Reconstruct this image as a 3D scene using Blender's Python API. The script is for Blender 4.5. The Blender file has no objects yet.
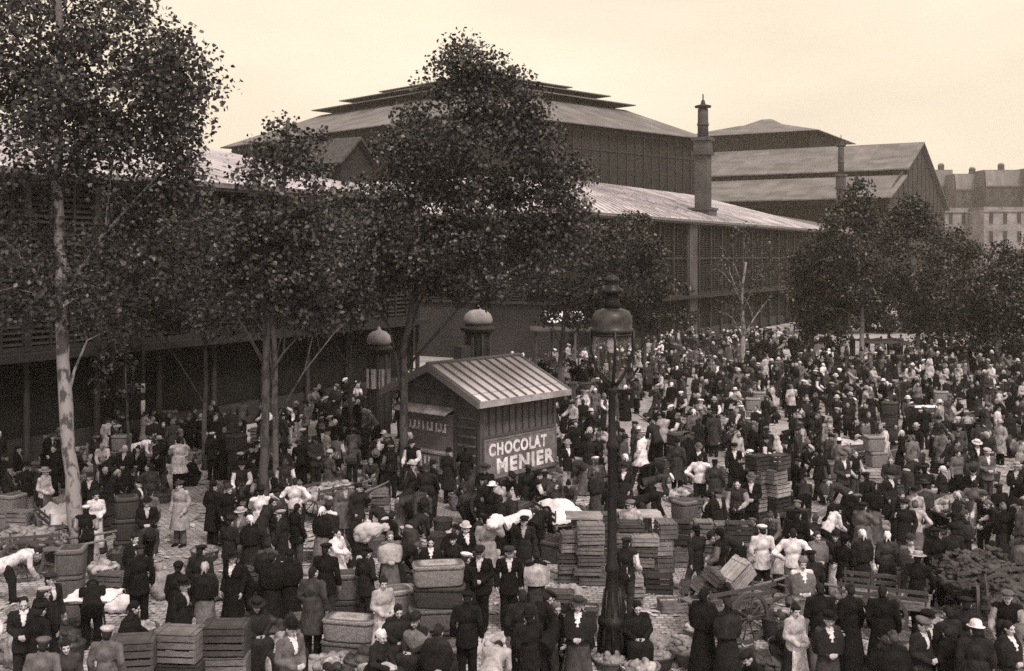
import bpy, bmesh, math, random
import numpy as np
from mathutils import Vector, Matrix, Euler, noise
R = math.radians
random.seed(1907)
rng = np.random.default_rng(1907)
scene = bpy.context.scene
COL = scene.collection
HC = 7.6            # eye height of the photographer (a first-floor window)
F = 1098.0          # focal length in pixels of the 1024-wide frame
HY = 255.0          # horizon row

def gd(px, py):     # ground point seen at a pixel: only used to decide where things stand
    d = F*HC/(py-HY)
    return ((px-512.0)/F*d, d)
def at(px, d, py):  # point at depth d
    return ((px-512.0)/F*d, d, HC-(py-HY)*d/F)

# ------------------------------------------------------------------ scene helpers
def tag(o, label=None, cat=None, group=None, kind=None):
    if label: o['label'] = label
    if cat: o['category'] = cat
    if group: o['group'] = group
    if kind: o['kind'] = kind
    return o
def empty(name, loc=(0,0,0), rz=0.0):
    o = bpy.data.objects.new(name, None); COL.objects.link(o)
    o.location = loc; o.rotation_euler = (0,0,rz); o.empty_display_size = .2
    return o
def link(name, me, parent=None, loc=(0,0,0), rot=(0,0,0), scale=(1,1,1)):
    o = bpy.data.objects.new(name, me); COL.objects.link(o)
    o.location = loc; o.rotation_euler = rot; o.scale = scale
    if parent is not None: o.parent = parent
    return o
def kids(o): return [c for c in COL.objects if c.parent is o]
def copy_tree(o, parent=None, tree=None):
    c = o.copy(); COL.objects.link(c); c.parent = parent
    for ch in TREE.get(o.name, []):
        copy_tree(ch, c)
        TREE.setdefault(c.name, []).append(COL.objects[-1]) if False else None
    return c
TREE = {}
def snapshot(root):          # remember a thing's parts so that copies are quick
    ks = kids(root)
    TREE[root.name] = ks
    for k in ks: snapshot(k)

class MB:
    """collects shapes and links them as ONE mesh object"""
    def __init__(s): s.v=[]; s.f=[]; s.m=[]; s.sm=[]
    def add(s, V, Fc, mi=0, smooth=False):
        n=len(s.v); s.v += [tuple(p) for p in V]
        for f in Fc:
            s.f.append(tuple(i+n for i in f)); s.m.append(mi); s.sm.append(smooth)
        return s
    def box(s, c, size, mi=0, rz=0.0, M=None):
        x,y,z=[q/2 for q in size]
        P=[Vector((sx*x,sy*y,sz*z)) for sz in(-1,1) for sy in(-1,1) for sx in(-1,1)]
        T=Matrix.Translation(c)@Matrix.Rotation(rz,4,'Z') if M is None else M@Matrix.Translation(c)
        s.add([T@p for p in P],[(0,2,3,1),(4,5,7,6),(0,1,5,4),(2,6,7,3),(0,4,6,2),(1,3,7,5)],mi)
        return s
    def box2(s, a, b, mi=0):
        return s.box([(a[i]+b[i])/2 for i in range(3)],[abs(b[i]-a[i]) for i in range(3)],mi)
    def prism(s, poly, ext, mi=0):
        """poly: list of 3D points (planar), ext: extrusion vector"""
        n=len(poly); P=[Vector(p) for p in poly]; Q=[p+Vector(ext) for p in P]
        s.add(P+Q,[tuple(range(n))[::-1],tuple(range(n,2*n))]+[(i,(i+1)%n,n+(i+1)%n,n+i) for i in range(n)],mi)
        return s
    def lathe(s, prof, c=(0,0,0), seg=16, mi=0, smooth=True, ell=(1,1)):
        V=[];Fc=[]
        for r,z in prof:
            for k in range(seg):
                a=2*math.pi*k/seg; V.append((c[0]+r*math.cos(a)*ell[0],c[1]+r*math.sin(a)*ell[1],c[2]+z))
        for i in range(len(prof)-1):
            for k in range(seg):
                Fc.append((i*seg+k,i*seg+(k+1)%seg,(i+1)*seg+(k+1)%seg,(i+1)*seg+k))
        Fc.append(tuple(range(seg))[::-1]); Fc.append(tuple(range((len(prof)-1)*seg,len(prof)*seg)))
        return s.add(V,Fc,mi,smooth)
    def tube(s, pts, rad, seg=8, mi=0, smooth=True):
        pts=[Vector(p) for p in pts]; n=len(pts)
        if not hasattr(rad,'__len__'): rad=[rad]*n
        V=[];Fc=[]; prev=None
        for i,p in enumerate(pts):
            t=(pts[min(i+1,n-1)]-pts[max(i-1,0)]).normalized()
            if prev is None:
                x=t.orthogonal().normalized()
            else:
                x=(prev-t*prev.dot(t)).normalized()
            prev=x; y=t.cross(x)
            for k in range(seg):
                a=2*math.pi*k/seg; V.append(p+(x*math.cos(a)+y*math.sin(a))*rad[i])
        for i in range(n-1):
            for k in range(seg):
                Fc.append((i*seg+k,i*seg+(k+1)%seg,(i+1)*seg+(k+1)%seg,(i+1)*seg+k))
        Fc.append(tuple(range(seg))[::-1]); Fc.append(tuple(range((n-1)*seg,n*seg)))
        return s.add(V,Fc,mi,smooth)
    def ellipsoid(s, c, r, M=None, seg=14, rings=8, mi=0):
        c=Vector(c); V=[];Fc=[]
        for i in range(rings+1):
            ph=math.pi*i/rings
            if i in(0,rings): V.append(Vector((0,0,math.cos(ph)*r[2]))); continue
            for k in range(seg):
                a=2*math.pi*k/seg
                V.append(Vector((math.sin(ph)*math.cos(a)*r[0],math.sin(ph)*math.sin(a)*r[1],math.cos(ph)*r[2])))
        def ix(i,k): return 0 if i==0 else (1+(rings-1)*seg if i==rings else 1+(i-1)*seg+k%seg)
        for i in range(rings):
            for k in range(seg):
                if i==0: Fc.append((0,ix(1,k),ix(1,k+1)))
                elif i==rings-1: Fc.append((ix(i,k+1),ix(i,k),ix(rings,0)))
                else: Fc.append((ix(i,k),ix(i+1,k),ix(i+1,k+1),ix(i,k+1)))
        if M is not None: V=[M@p for p in V]
        return s.add([p+c for p in V],Fc,mi,True)
    def capsule(s, p0, p1, r0, r1, seg=10, mi=0):
        p0=Vector(p0);p1=Vector(p1); t=(p1-p0); L=t.length
        if L<1e-6: return s.ellipsoid(p0,(r0,r0,r0),mi=mi)
        t/=L; prof=[]
        for i in range(5):
            a=math.pi/2*(i/4-1); prof.append((max(r0*math.cos(a),.0006),r0*math.sin(a)))
        for i in range(5):
            a=math.pi/2*(i/4); prof.append((max(r1*math.cos(a),.0006),L+r1*math.sin(a)))
        x=t.orthogonal().normalized(); y=t.cross(x); V=[];Fc=[]
        for r,z in prof:
            for k in range(seg):
                a=2*math.pi*k/seg; V.append(p0+t*z+(x*math.cos(a)+y*math.sin(a))*r)
        m=len(prof)
        for i in range(m-1):
            for k in range(seg):
                Fc.append((i*seg+k,i*seg+(k+1)%seg,(i+1)*seg+(k+1)%seg,(i+1)*seg+k))
        Fc.append(tuple(range(seg))[::-1]); Fc.append(tuple(range((m-1)*seg,m*seg)))
        return s.add(V,Fc,mi,True)
    def loft(s, rings, mi=0, smooth=True):
        m=len(rings); n=len(rings[0]); V=[p for r in rings for p in r]; Fc=[]
        for i in range(m-1):
            for k in range(n):
                Fc.append((i*n+k,i*n+(k+1)%n,(i+1)*n+(k+1)%n,(i+1)*n+k))
        Fc.append(tuple(range(n))[::-1]); Fc.append(tuple(range((m-1)*n,m*n)))
        return s.add(V,Fc,mi,smooth)
    def mesh(s, name, mats):
        me=bpy.data.meshes.new(name); me.from_pydata(s.v,[],s.f)
        for m in (mats if isinstance(mats,(list,tuple)) else [mats]): me.materials.append(m)
        me.polygons.foreach_set('material_index',s.m); me.polygons.foreach_set('use_smooth',s.sm)
        me.update(); return me
    def build(s, name, mats, parent=None, loc=(0,0,0), rot=(0,0,0)):
        return link(name, s.mesh(name,mats), parent, loc, rot)

def bevel_obj(o, w=.01, seg=1):
    b=o.modifiers.new('bev','BEVEL'); b.width=w; b.segments=seg; b.limit_method='ANGLE'; b.angle_limit=R(40)

# ------------------------------------------------------------------ materials (old, greyed tones)
def S(v): return (v*1.0, v*.95, v*1.09, 1)
MATS={}
def new_mat(name):
    m=bpy.data.materials.new(name); m.use_nodes=True; nt=m.node_tree
    b=nt.nodes['Principled BSDF']; b.inputs['Specular IOR Level'].default_value=.25
    MATS[name]=m
    return m,nt,b
def mat(name, v, rough=.85, var=.35, scale=6.0, bump=0.0, bscale=None, metal=0.0, stretch=(1,1,1), detail=4.0, big=0.0):
    m,nt,b=new_mat(name); N=nt.nodes; L=nt.links
    tc=N.new('ShaderNodeTexCoord'); mp=N.new('ShaderNodeMapping'); mp.inputs['Scale'].default_value=stretch
    L.new(tc.outputs['Object'],mp.inputs['Vector'])
    nz=N.new('ShaderNodeTexNoise'); nz.inputs['Scale'].default_value=scale; nz.inputs['Detail'].default_value=detail
    L.new(mp.outputs['Vector'],nz.inputs['Vector'])
    rp=N.new('ShaderNodeValToRGB'); rp.color_ramp.elements[0].position=.3; rp.color_ramp.elements[1].position=.72
    rp.color_ramp.elements[0].color=S(v*(1-var)); rp.color_ramp.elements[1].color=S(v*(1+var))
    L.new(nz.outputs['Fac'],rp.inputs['Fac']); col=rp.outputs['Color']
    if big:
        n2=N.new('ShaderNodeTexNoise'); n2.inputs['Scale'].default_value=big; n2.inputs['Detail'].default_value=5
        L.new(tc.outputs['Object'],n2.inputs['Vector'])
        r2=N.new('ShaderNodeValToRGB'); r2.color_ramp.elements[0].position=.35; r2.color_ramp.elements[1].position=.7
        r2.color_ramp.elements[0].color=(.6,.6,.6,1); r2.color_ramp.elements[1].color=(1.25,1.25,1.25,1)
        L.new(n2.outputs['Fac'],r2.inputs['Fac'])
        mx=N.new('ShaderNodeMix'); mx.data_type='RGBA'; mx.blend_type='MULTIPLY'; mx.inputs[0].default_value=1
        L.new(col,mx.inputs[6]); L.new(r2.outputs['Color'],mx.inputs[7]); col=mx.outputs[2]
    if name.startswith('crate'):
        oi=N.new('ShaderNodeObjectInfo'); mr=N.new('ShaderNodeMapRange'); mr.inputs[3].default_value=.55; mr.inputs[4].default_value=1.35; L.new(oi.outputs['Random'],mr.inputs[0])
        mo=N.new('ShaderNodeMix'); mo.data_type='RGBA'; mo.blend_type='MULTIPLY'; mo.inputs[0].default_value=1; L.new(col,mo.inputs[6]); L.new(mr.outputs[0],mo.inputs[7]); col=mo.outputs[2]
    L.new(col,b.inputs['Base Color'])
    b.inputs['Roughness'].default_value=rough; b.inputs['Metallic'].default_value=metal
    if bump:
        bp=N.new('ShaderNodeBump'); bp.inputs['Strength'].default_value=bump; bp.inputs['Distance'].default_value=.02
        if bscale:
            n3=N.new('ShaderNodeTexNoise'); n3.inputs['Scale'].default_value=bscale; L.new(mp.outputs['Vector'],n3.inputs['Vector'])
            L.new(n3.outputs['Fac'],bp.inputs['Height'])
        else: L.new(nz.outputs['Fac'],bp.inputs['Height'])
        L.new(bp.outputs['Normal'],b.inputs['Normal'])
    return m

mat('iron_dark',.02,.55,.3,9,bump=.2)
mat('lamp_iron',.012,.42,.3,14,bump=.15)
mat('dome_zinc', .16, .45, .3, 9, bump=.2, big=4)
mat('louvre', .022, .8, .35, 3, stretch=(.4, .4, 3), big=.15)
mat('iron_column',.024,.6,.3,5)
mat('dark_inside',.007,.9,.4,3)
mat('stone_pale',.34,.85,.25,5,bump=.2,big=.6)
mat('plaster_house',.09,.9,.25,1.2,big=.12)
mat('plaster_house_dark',.065,.9,.25,1.2,big=.12)
mat('plaster_pale',.24,.9,.2,1.2,big=.2)
mat('window_dark',.03,.25,.4,.8)
mat('wood_dark',.07,.8,.4,14,stretch=(1,1,6),bump=.3)
mat('wood_mid',.15,.8,.4,14,stretch=(1,1,6),bump=.3)
mat('wood_board',.10,.8,.45,9,stretch=(6,6,.7),bump=.3,big=1.5)
mat('crate_wood',.13,.8,.45,10,stretch=(1,8,8),bump=.35,big=2.0)
mat('crate_wood_dark',.05,.8,.45,10,stretch=(1,8,8),bump=.35,big=2.0)
mat('crate_wood_pale',.27,.8,.4,10,stretch=(1,8,8),bump=.35,big=2.0)
mat('sign_ground',.16,.7,.25,6,big=1.2)
mat('sign_white',.72,.6,.15,12,big=3)
mat('canvas',.42,.95,.3,4,bump=.3,bscale=14)
mat('white_cloth',.7,.95,.15,5,bump=.3,bscale=9)
mat('canvas_dark',.06,.95,.35,4,bump=.3,bscale=14)
mat('sackcloth',.28,.95,.35,6,bump=.5,bscale=40)
mat('straw_litter',.42,.95,.5,1.7)
mat('leafy',.055,.7,.6,5,big=3)
mat('leafy_pale',.33,.7,.45,5,big=3)
mat('root_veg',.2,.7,.5,9)
mat('paper',.7,.9,.15,3)
mat('glass_globe',.55,.2,.1,2)
mat('kerb_stone',.26,.9,.3,3,bump=.3)
mat('skyline',.16,.95,.3,.15)

def wicker(name,v):
    m,nt,b=new_mat(name); N=nt.nodes; L=nt.links
    tc=N.new('ShaderNodeTexCoord'); 
    w=N.new('ShaderNodeTexWave'); w.wave_type='BANDS'; w.bands_direction='Z'; w.inputs['Scale'].default_value=14; w.inputs['Distortion'].default_value=2.5; w.inputs['Detail'].default_value=2; w.inputs['Detail Scale'].default_value=6
    L.new(tc.outputs['Object'],w.inputs['Vector'])
    nz=N.new('ShaderNodeTexNoise'); nz.inputs['Scale'].default_value=22; L.new(tc.outputs['Object'],nz.inputs['Vector'])
    mx=N.new('ShaderNodeMath'); mx.operation='MULTIPLY'; L.new(w.outputs['Fac'],mx.inputs[0]); L.new(nz.outputs['Fac'],mx.inputs[1])
    rp=N.new('ShaderNodeValToRGB'); rp.color_ramp.elements[0].position=.08; rp.color_ramp.elements[1].position=.6
    rp.color_ramp.elements[0].color=S(v*.35); rp.color_ramp.elements[1].color=S(v*1.5)
    L.new(mx.outputs[0],rp.inputs['Fac']); L.new(rp.outputs['Color'],b.inputs['Base Color'])
    bp=N.new('ShaderNodeBump'); bp.inputs['Strength'].default_value=.7; bp.inputs['Distance'].default_value=.02; L.new(mx.outputs[0],bp.inputs['Height']); L.new(bp.outputs['Normal'],b.inputs['Normal'])
    b.inputs['Roughness'].default_value=.8
wicker('wicker',.14); wicker('wicker_pale',.27); wicker('wicker_dark',.06)

def brick_mat(name, v, mortar, bw, bh, msize=.012, bump=.4, rough=.9, axes='XZ', big=.25):
    m,nt,b=new_mat(name); N=nt.nodes; L=nt.links
    tc=N.new('ShaderNodeTexCoord'); sp=N.new('ShaderNodeSeparateXYZ'); L.new(tc.outputs['Object'],sp.inputs[0])
    cb=N.new('ShaderNodeCombineXYZ')
    if axes=='XY':
        L.new(sp.outputs[0],cb.inputs[0]); L.new(sp.outputs[1],cb.inputs[1])
    else:
        ad=N.new('ShaderNodeMath'); ad.operation='ADD'; L.new(sp.outputs[0],ad.inputs[0]); L.new(sp.outputs[1],ad.inputs[1])
        L.new(ad.outputs[0],cb.inputs[0]); L.new(sp.outputs[2],cb.inputs[1])
    bt=N.new('ShaderNodeTexBrick'); bt.inputs['Scale'].default_value=1; bt.inputs['Brick Width'].default_value=bw; bt.inputs['Row Height'].default_value=bh
    bt.inputs['Mortar Size'].default_value=msize; bt.inputs['Mortar Smooth'].default_value=.3
    bt.inputs['Color1'].default_value=S(v*.75); bt.inputs['Color2'].default_value=S(v*1.25); bt.inputs['Mortar'].default_value=S(mortar)
    L.new(cb.outputs[0],bt.inputs['Vector'])
    n2=N.new('ShaderNodeTexNoise'); n2.inputs['Scale'].default_value=big; n2.inputs['Detail'].default_value=7; L.new(tc.outputs['Object'],n2.inputs['Vector'])
    r2=N.new('ShaderNodeValToRGB'); r2.color_ramp.elements[0].position=.33; r2.color_ramp.elements[1].position=.7
    r2.color_ramp.elements[0].color=(.6,.6,.6,1); r2.color_ramp.elements[1].color=(1.3,1.3,1.3,1); L.new(n2.outputs['Fac'],r2.inputs['Fac'])
    mx=N.new('ShaderNodeMix'); mx.data_type='RGBA'; mx.blend_type='MULTIPLY'; mx.inputs[0].default_value=1
    L.new(bt.outputs['Color'],mx.inputs[6]); L.new(r2.outputs['Color'],mx.inputs[7]); L.new(mx.outputs[2],b.inputs['Base Color'])
    bp=N.new('ShaderNodeBump'); bp.inputs['Strength'].default_value=bump; bp.inputs['Distance'].default_value=.02; bp.invert=True
    L.new(bt.outputs['Fac'],bp.inputs['Height']); L.new(bp.outputs['Normal'],b.inputs['Normal'])
    b.inputs['Roughness'].default_value=rough
brick_mat('brick_dark',.035,.045,.24,.08)
brick_mat('brick_chimney',.07,.10,.24,.08,big=.5)
brick_mat('cobbles',.40,.2,.20,.15,.022,.6,axes='XY',big=.18)
brick_mat('flagstones',.34,.2,.9,.6,.02,.4,axes='XY',big=.3)

def seam_roof(name, v, pitch, var=.25):   # zinc sheets with standing seams along the slope, drawn across local x
    m,nt,b=new_mat(name); N=nt.nodes; L=nt.links
    tc=N.new('ShaderNodeTexCoord'); mp=N.new('ShaderNodeMapping'); L.new(tc.outputs['Object'],mp.inputs[0])
    nz=N.new('ShaderNodeTexNoise'); nz.inputs['Scale'].default_value=.35; nz.inputs['Detail'].default_value=6; L.new(mp.outputs[0],nz.inputs['Vector'])
    rp=N.new('ShaderNodeValToRGB'); rp.color_ramp.elements[0].position=.3; rp.color_ramp.elements[1].position=.7
    rp.color_ramp.elements[0].color=S(v*(1-var)); rp.color_ramp.elements[1].color=S(v*(1+var)); L.new(nz.outputs['Fac'],rp.inputs['Fac'])
    # every sheet weathers a little differently
    br=N.new('ShaderNodeTexBrick'); br.inputs['Scale'].default_value=1; br.inputs['Brick Width'].default_value=pitch; br.inputs['Row Height'].default_value=pitch*2.3
    br.inputs['Mortar Size'].default_value=.03; br.inputs['Color1'].default_value=(.78,.78,.78,1); br.inputs['Color2'].default_value=(1.2,1.2,1.2,1); br.inputs['Mortar'].default_value=(.5,.5,.5,1)
    sp=N.new('ShaderNodeSeparateXYZ'); L.new(tc.outputs['Object'],sp.inputs[0]); cb=N.new('ShaderNodeCombineXYZ')
    L.new(sp.outputs[0],cb.inputs[0]); L.new(sp.outputs[1],cb.inputs[1]); L.new(cb.outputs[0],br.inputs['Vector'])
    mx=N.new('ShaderNodeMix'); mx.data_type='RGBA'; mx.blend_type='MULTIPLY'; mx.inputs[0].default_value=1
    L.new(rp.outputs['Color'],mx.inputs[6]); L.new(br.outputs['Color'],mx.inputs[7]); L.new(mx.outputs[2],b.inputs['Base Color'])
    b.inputs['Roughness'].default_value=.6
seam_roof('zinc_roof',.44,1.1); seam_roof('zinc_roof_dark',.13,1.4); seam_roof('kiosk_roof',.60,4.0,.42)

# cloth takes its own tone from each garment (object colour); the crowd mass from a colour attribute
def cloth_mat(name, attr=False, rough=.92):
    m,nt,b=new_mat(name); N=nt.nodes; L=nt.links
    if attr:
        src=N.new('ShaderNodeAttribute'); src.attribute_name='tone'; c=src.outputs['Color']
    else:
        src=N.new('ShaderNodeObjectInfo'); c=src.outputs['Color']
    tc=N.new('ShaderNodeTexCoord'); nz=N.new('ShaderNodeTexNoise'); nz.inputs['Scale'].default_value=7; nz.inputs['Detail'].default_value=5
    L.new(tc.outputs['Object'],nz.inputs['Vector'])
    rp=N.new('ShaderNodeValToRGB'); rp.color_ramp.elements[0].position=.3; rp.color_ramp.elements[1].position=.7
    rp.color_ramp.elements[0].color=(.5,.5,.5,1); rp.color_ramp.elements[1].color=(1.22,1.22,1.22,1); L.new(nz.outputs['Fac'],rp.inputs['Fac'])
    mx=N.new('ShaderNodeMix'); mx.data_type='RGBA'; mx.blend_type='MULTIPLY'; mx.inputs[0].default_value=1
    L.new(c,mx.inputs[6]); L.new(rp.outputs['Color'],mx.inputs[7]); L.new(mx.outputs[2],b.inputs['Base Color'])
    mp=N.new('ShaderNodeMapping'); mp.inputs['Scale'].default_value=(1,1,.45); L.new(tc.outputs['Object'],mp.inputs[0])
    n2=N.new('ShaderNodeTexNoise'); n2.inputs['Scale'].default_value=15; n2.inputs['Detail'].default_value=3; n2.inputs['Distortion'].default_value=1.2; L.new(mp.outputs[0],n2.inputs['Vector'])
    bp=N.new('ShaderNodeBump'); bp.inputs['Strength'].default_value=.9; bp.inputs['Distance'].default_value=.03; L.new(n2.outputs['Fac'],bp.inputs['Height']); L.new(bp.outputs['Normal'],b.inputs['Normal'])
    b.inputs['Roughness'].default_value=rough; b.inputs['Specular IOR Level'].default_value=.12
cloth_mat('cloth'); cloth_mat('cloth_mass',True)
mat('skin', .42, .6, .12, 20); mat('feature_dark', .03, .6, .1, 5)

def leaf_mat(name, lo, hi, rare=.22):
    m,nt,b=new_mat(name); N=nt.nodes; L=nt.links
    ge=N.new('ShaderNodeNewGeometry'); rp=N.new('ShaderNodeValToRGB')
    e=rp.color_ramp.elements; e[0].position=0; e[0].color=S(lo); e[1].position=.76; e[1].color=S(hi)
    x=e.new(.95); x.color=S(rare)
    L.new(ge.outputs['Random Per Island'],rp.inputs['Fac']); L.new(rp.outputs['Color'],b.inputs['Base Color'])
    b.inputs['Roughness'].default_value=.42; b.inputs['Specular IOR Level'].default_value=.5
    tr=N.new('ShaderNodeBsdfTranslucent'); L.new(rp.outputs['Color'],tr.inputs['Color'])
    ms=N.new('ShaderNodeMixShader'); ms.inputs[0].default_value=.18
    out=N['Material Output']; L.new(b.outputs[0],ms.inputs[1]); L.new(tr.outputs[0],ms.inputs[2]); L.new(ms.outputs[0],out.inputs['Surface'])
leaf_mat('plane_leaf',.011,.052,.10)
leaf_mat('far_leaf',.011,.033,.06)
def bark_mat(name, pale, dark):
    m,nt,b=new_mat(name); N=nt.nodes; L=nt.links
    tc=N.new('ShaderNodeTexCoord'); mp=N.new('ShaderNodeMapping'); mp.inputs['Scale'].default_value=(1,1,.55); L.new(tc.outputs['Object'],mp.inputs[0])
    v=N.new('ShaderNodeTexNoise'); v.inputs['Scale'].default_value=5.5; v.inputs['Detail'].default_value=3; L.new(mp.outputs[0],v.inputs['Vector'])
    rp=N.new('ShaderNodeValToRGB'); rp.color_ramp.elements[0].position=.42; rp.color_ramp.elements[1].position=.52
    rp.color_ramp.elements[0].color=S(dark); rp.color_ramp.elements[1].color=S(pale); L.new(v.outputs['Fac'],rp.inputs['Fac'])
    L.new(rp.outputs['Color'],b.inputs['Base Color']); b.inputs['Roughness'].default_value=.9
    bp=N.new('ShaderNodeBump'); bp.inputs['Strength'].default_value=.4; bp.inputs['Distance'].default_value=.03; L.new(v.outputs['Fac'],bp.inputs['Height']); L.new(bp.outputs['Normal'],b.inputs['Normal'])
bark_mat('bark_pale', .27, .07); bark_mat('bark_dark', .07, .035); bark_mat('bark_grey', .2, .1)

# ------------------------------------------------------------------ world, sun, camera
w=bpy.data.worlds.new('World'); scene.world=w; w.use_nodes=True
nt=w.node_tree; bg=nt.nodes['Background']
SUN_EL, SUN_AZ = 52, 155        # degrees; azimuth clockwise from +Y (the view direction)
sky=nt.nodes.new('ShaderNodeTexSky'); sky.sky_type='NISHITA'; sky.sun_disc=False
sky.sun_elevation=R(SUN_EL); sky.sun_rotation=R(SUN_AZ); sky.air_density=2.0; sky.dust_density=6.0; sky.ozone_density=1.0
bw=nt.nodes.new('ShaderNodeRGBToBW'); nt.links.new(sky.outputs[0],bw.inputs[0])
# thin overcast: the sky's own brightness pulled towards an even veil
tcw=nt.nodes.new('ShaderNodeTexCoord'); mpw=nt.nodes.new('ShaderNodeMapping'); mpw.inputs['Scale'].default_value=(1,1,3.2)
nt.links.new(tcw.outputs['Generated'],mpw.inputs[0])
nzw=nt.nodes.new('ShaderNodeTexNoise'); nzw.inputs['Scale'].default_value=3.0; nzw.inputs['Detail'].default_value=7; nt.links.new(mpw.outputs[0],nzw.inputs['Vector'])
rw=nt.nodes.new('ShaderNodeMapRange'); rw.inputs[1].default_value=.3; rw.inputs[2].default_value=.75; rw.inputs[3].default_value=.86; rw.inputs[4].default_value=1.07
nt.links.new(nzw.outputs['Fac'],rw.inputs[0])
veil=nt.nodes.new('ShaderNodeMix'); veil.data_type='FLOAT'; veil.inputs[0].default_value=.72
nt.links.new(bw.outputs[0],veil.inputs[2]); veil.inputs[3].default_value=6.1
ml=nt.nodes.new('ShaderNodeMath'); ml.operation='MULTIPLY'; nt.links.new(veil.outputs[0],ml.inputs[0]); nt.links.new(rw.outputs[0],ml.inputs[1])
tn=nt.nodes.new('ShaderNodeMix'); tn.data_type='RGBA'; tn.blend_type='MULTIPLY'; tn.inputs[0].default_value=1
nt.links.new(ml.outputs[0],tn.inputs[6]); tn.inputs[7].default_value=(1,.86,.68,1)
nt.links.new(tn.outputs[2],bg.inputs[0]); bg.inputs[1].default_value=.12
sl=bpy.data.lights.new('sun', 'SUN'); sl.energy=1.5; sl.angle=R(12); sl.color=(1, .9, .76)
so=bpy.data.objects.new('sun',sl); COL.objects.link(so)
az=R(SUN_AZ); el=R(SUN_EL); sd=Vector((math.sin(az)*math.cos(el),math.cos(az)*math.cos(el),math.sin(el)))
so.rotation_euler=(-sd).to_track_quat('-Z','Y').to_euler()
cam=bpy.data.cameras.new('camera'); cam.sensor_width=36; cam.lens=36*F/1024; cam.shift_y=-(335.5-HY)/1024; cam.clip_start=.5; cam.clip_end=6000
co=bpy.data.objects.new('camera',cam); COL.objects.link(co); co.location=(0,0,HC); co.rotation_euler=(R(90),0,0); scene.camera=co
vs=scene.view_settings; vs.view_transform='Standard'; vs.look='None'; vs.exposure=0.86; vs.gamma=1; vs.use_curve_mapping=False
scene.render.engine='CYCLES'; scene.cycles.use_denoising=False
scene.cycles.max_bounces=6; scene.cycles.diffuse_bounces=3; scene.cycles.glossy_bounces=2; scene.cycles.transmission_bounces=3; scene.cycles.volume_bounces=0
# ------------------------------------------------------------------ people: one continuous body, clothes as shells over it
def frame(axis):
    z=Vector(axis).normalized(); x=Vector((1,0,0)); x=(x-z*x.dot(z)).normalized(); y=z.cross(x)
    return Matrix((x,y,z)).transposed()
def remesh(mb, voxel, ratio, name, mats, disp=0.0, dscale=9.0, smooth=4):
    me=mb.mesh('tmp',[]); o=bpy.data.objects.new('tmp',me); COL.objects.link(o)
    r=o.modifiers.new('r','REMESH'); r.mode='VOXEL'; r.voxel_size=voxel
    s=o.modifiers.new('s','SMOOTH'); s.factor=.5; s.iterations=smooth
    d=o.modifiers.new('d','DECIMATE'); d.ratio=ratio
    dg=bpy.context.evaluated_depsgraph_get(); out=bpy.data.meshes.new_from_object(o.evaluated_get(dg))
    bpy.data.objects.remove(o); bpy.data.meshes.remove(me)
    out.name=name
    if disp:
        for v in out.vertices:
            n=noise.noise(v.co*dscale)+.7*noise.noise(Vector((v.co.x*24,v.co.y*24,v.co.z*9+v.co.x*14)))
            v.co += v.normal*n*disp
    out.materials.clear()
    for m in mats: out.materials.append(m)
    for p in out.polygons: p.use_smooth=True; p.material_index=0
    return out
def append_geo(me, mb, mi):
    """adds small features (eyes, mouth) to an existing mesh with their own material slot"""
    bm=bmesh.new(); bm.from_mesh(me); vs_=[bm.verts.new(v) for v in mb.v]
    for f in mb.f:
        fc=bm.faces.new([vs_[i] for i in f]); fc.material_index=mi; fc.smooth=True
    bm.to_mesh(me); bm.free()

def hand(mb, wr, d, side, palm_in=None):
    d=Vector(d).normalized(); wr=Vector(wr)
    n=Vector(palm_in) if palm_in else Vector((-side,0,0)); n=(n-d*n.dot(d)).normalized(); a=d.cross(n)   # n: palm faces, a: across
    mb.capsule(wr-d*.03,wr+d*.02,.027,.024,8)
    M=Matrix((a,n,d)).transposed()
    mb.ellipsoid(wr+d*.05,(.041,.019,.052),M,10,6)
    for k,(o,l) in enumerate(((-.031,.062),(-.010,.074),(.011,.070),(.031,.054))):
        b=wr+d*.088+a*o; m=b+d*l*.5+n*.010+a*o*.12; t=m+d*l*.38+n*.026
        mb.capsule(b-d*.02,m,.0105,.0095,6); mb.capsule(m,t,.0095,.008,6)
    s=-1 if a.dot(Vector((0,-1,0)))<0 else 1
    b=wr+d*.025+a*s*.03; m=b+d*.035+a*s*.028+n*.015; t=m+d*.03+n*.018+a*s*.004
    mb.capsule(b,m,.014,.011,6); mb.capsule(m,t,.011,.009,6)

def J(**k):
    b=dict(pel=(0,0,.91),chest=(0,.01,1.24),neck=(0,.02,1.435),head=(0,-.015,1.565),hf=(0,-1,-.08),sh=.185,shz=None,
        EL=(.245,.04,1.13),WL=(.26,-.05,.90),ER=(-.245,.04,1.13),WR=(-.26,-.05,.90),
        KL=(.095,-.01,.50),AL=(.10,.02,.09),KR=(-.095,-.01,.50),AR=(-.10,.02,.09),hl=None,hr=None,fem=False)
    b.update(k)
    return {a:(Vector(v) if isinstance(v,tuple) else v) for a,v in b.items()}
def derived(p):
    sp=(p['neck']-p['chest']).normalized()
    p['SL']=p['neck']-sp*.045+Vector((p['sh'],0,0)); p['SR']=p['neck']-sp*.045-Vector((p['sh'],0,0))
    p['HL']=p['pel']+Vector((.09,0,-.03)); p['HR']=p['pel']-Vector((.09,0,.03))
    hf=Vector(p['hf']).normalized(); up=(p['head']-p['neck']).normalized(); up=(up-hf*up.dot(hf)).normalized(); x=up.cross(hf)  # x to figure's ... side
    p['HM']=Matrix((x,-hf,up)).transposed()      # local y is backwards, z up
    return p
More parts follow.
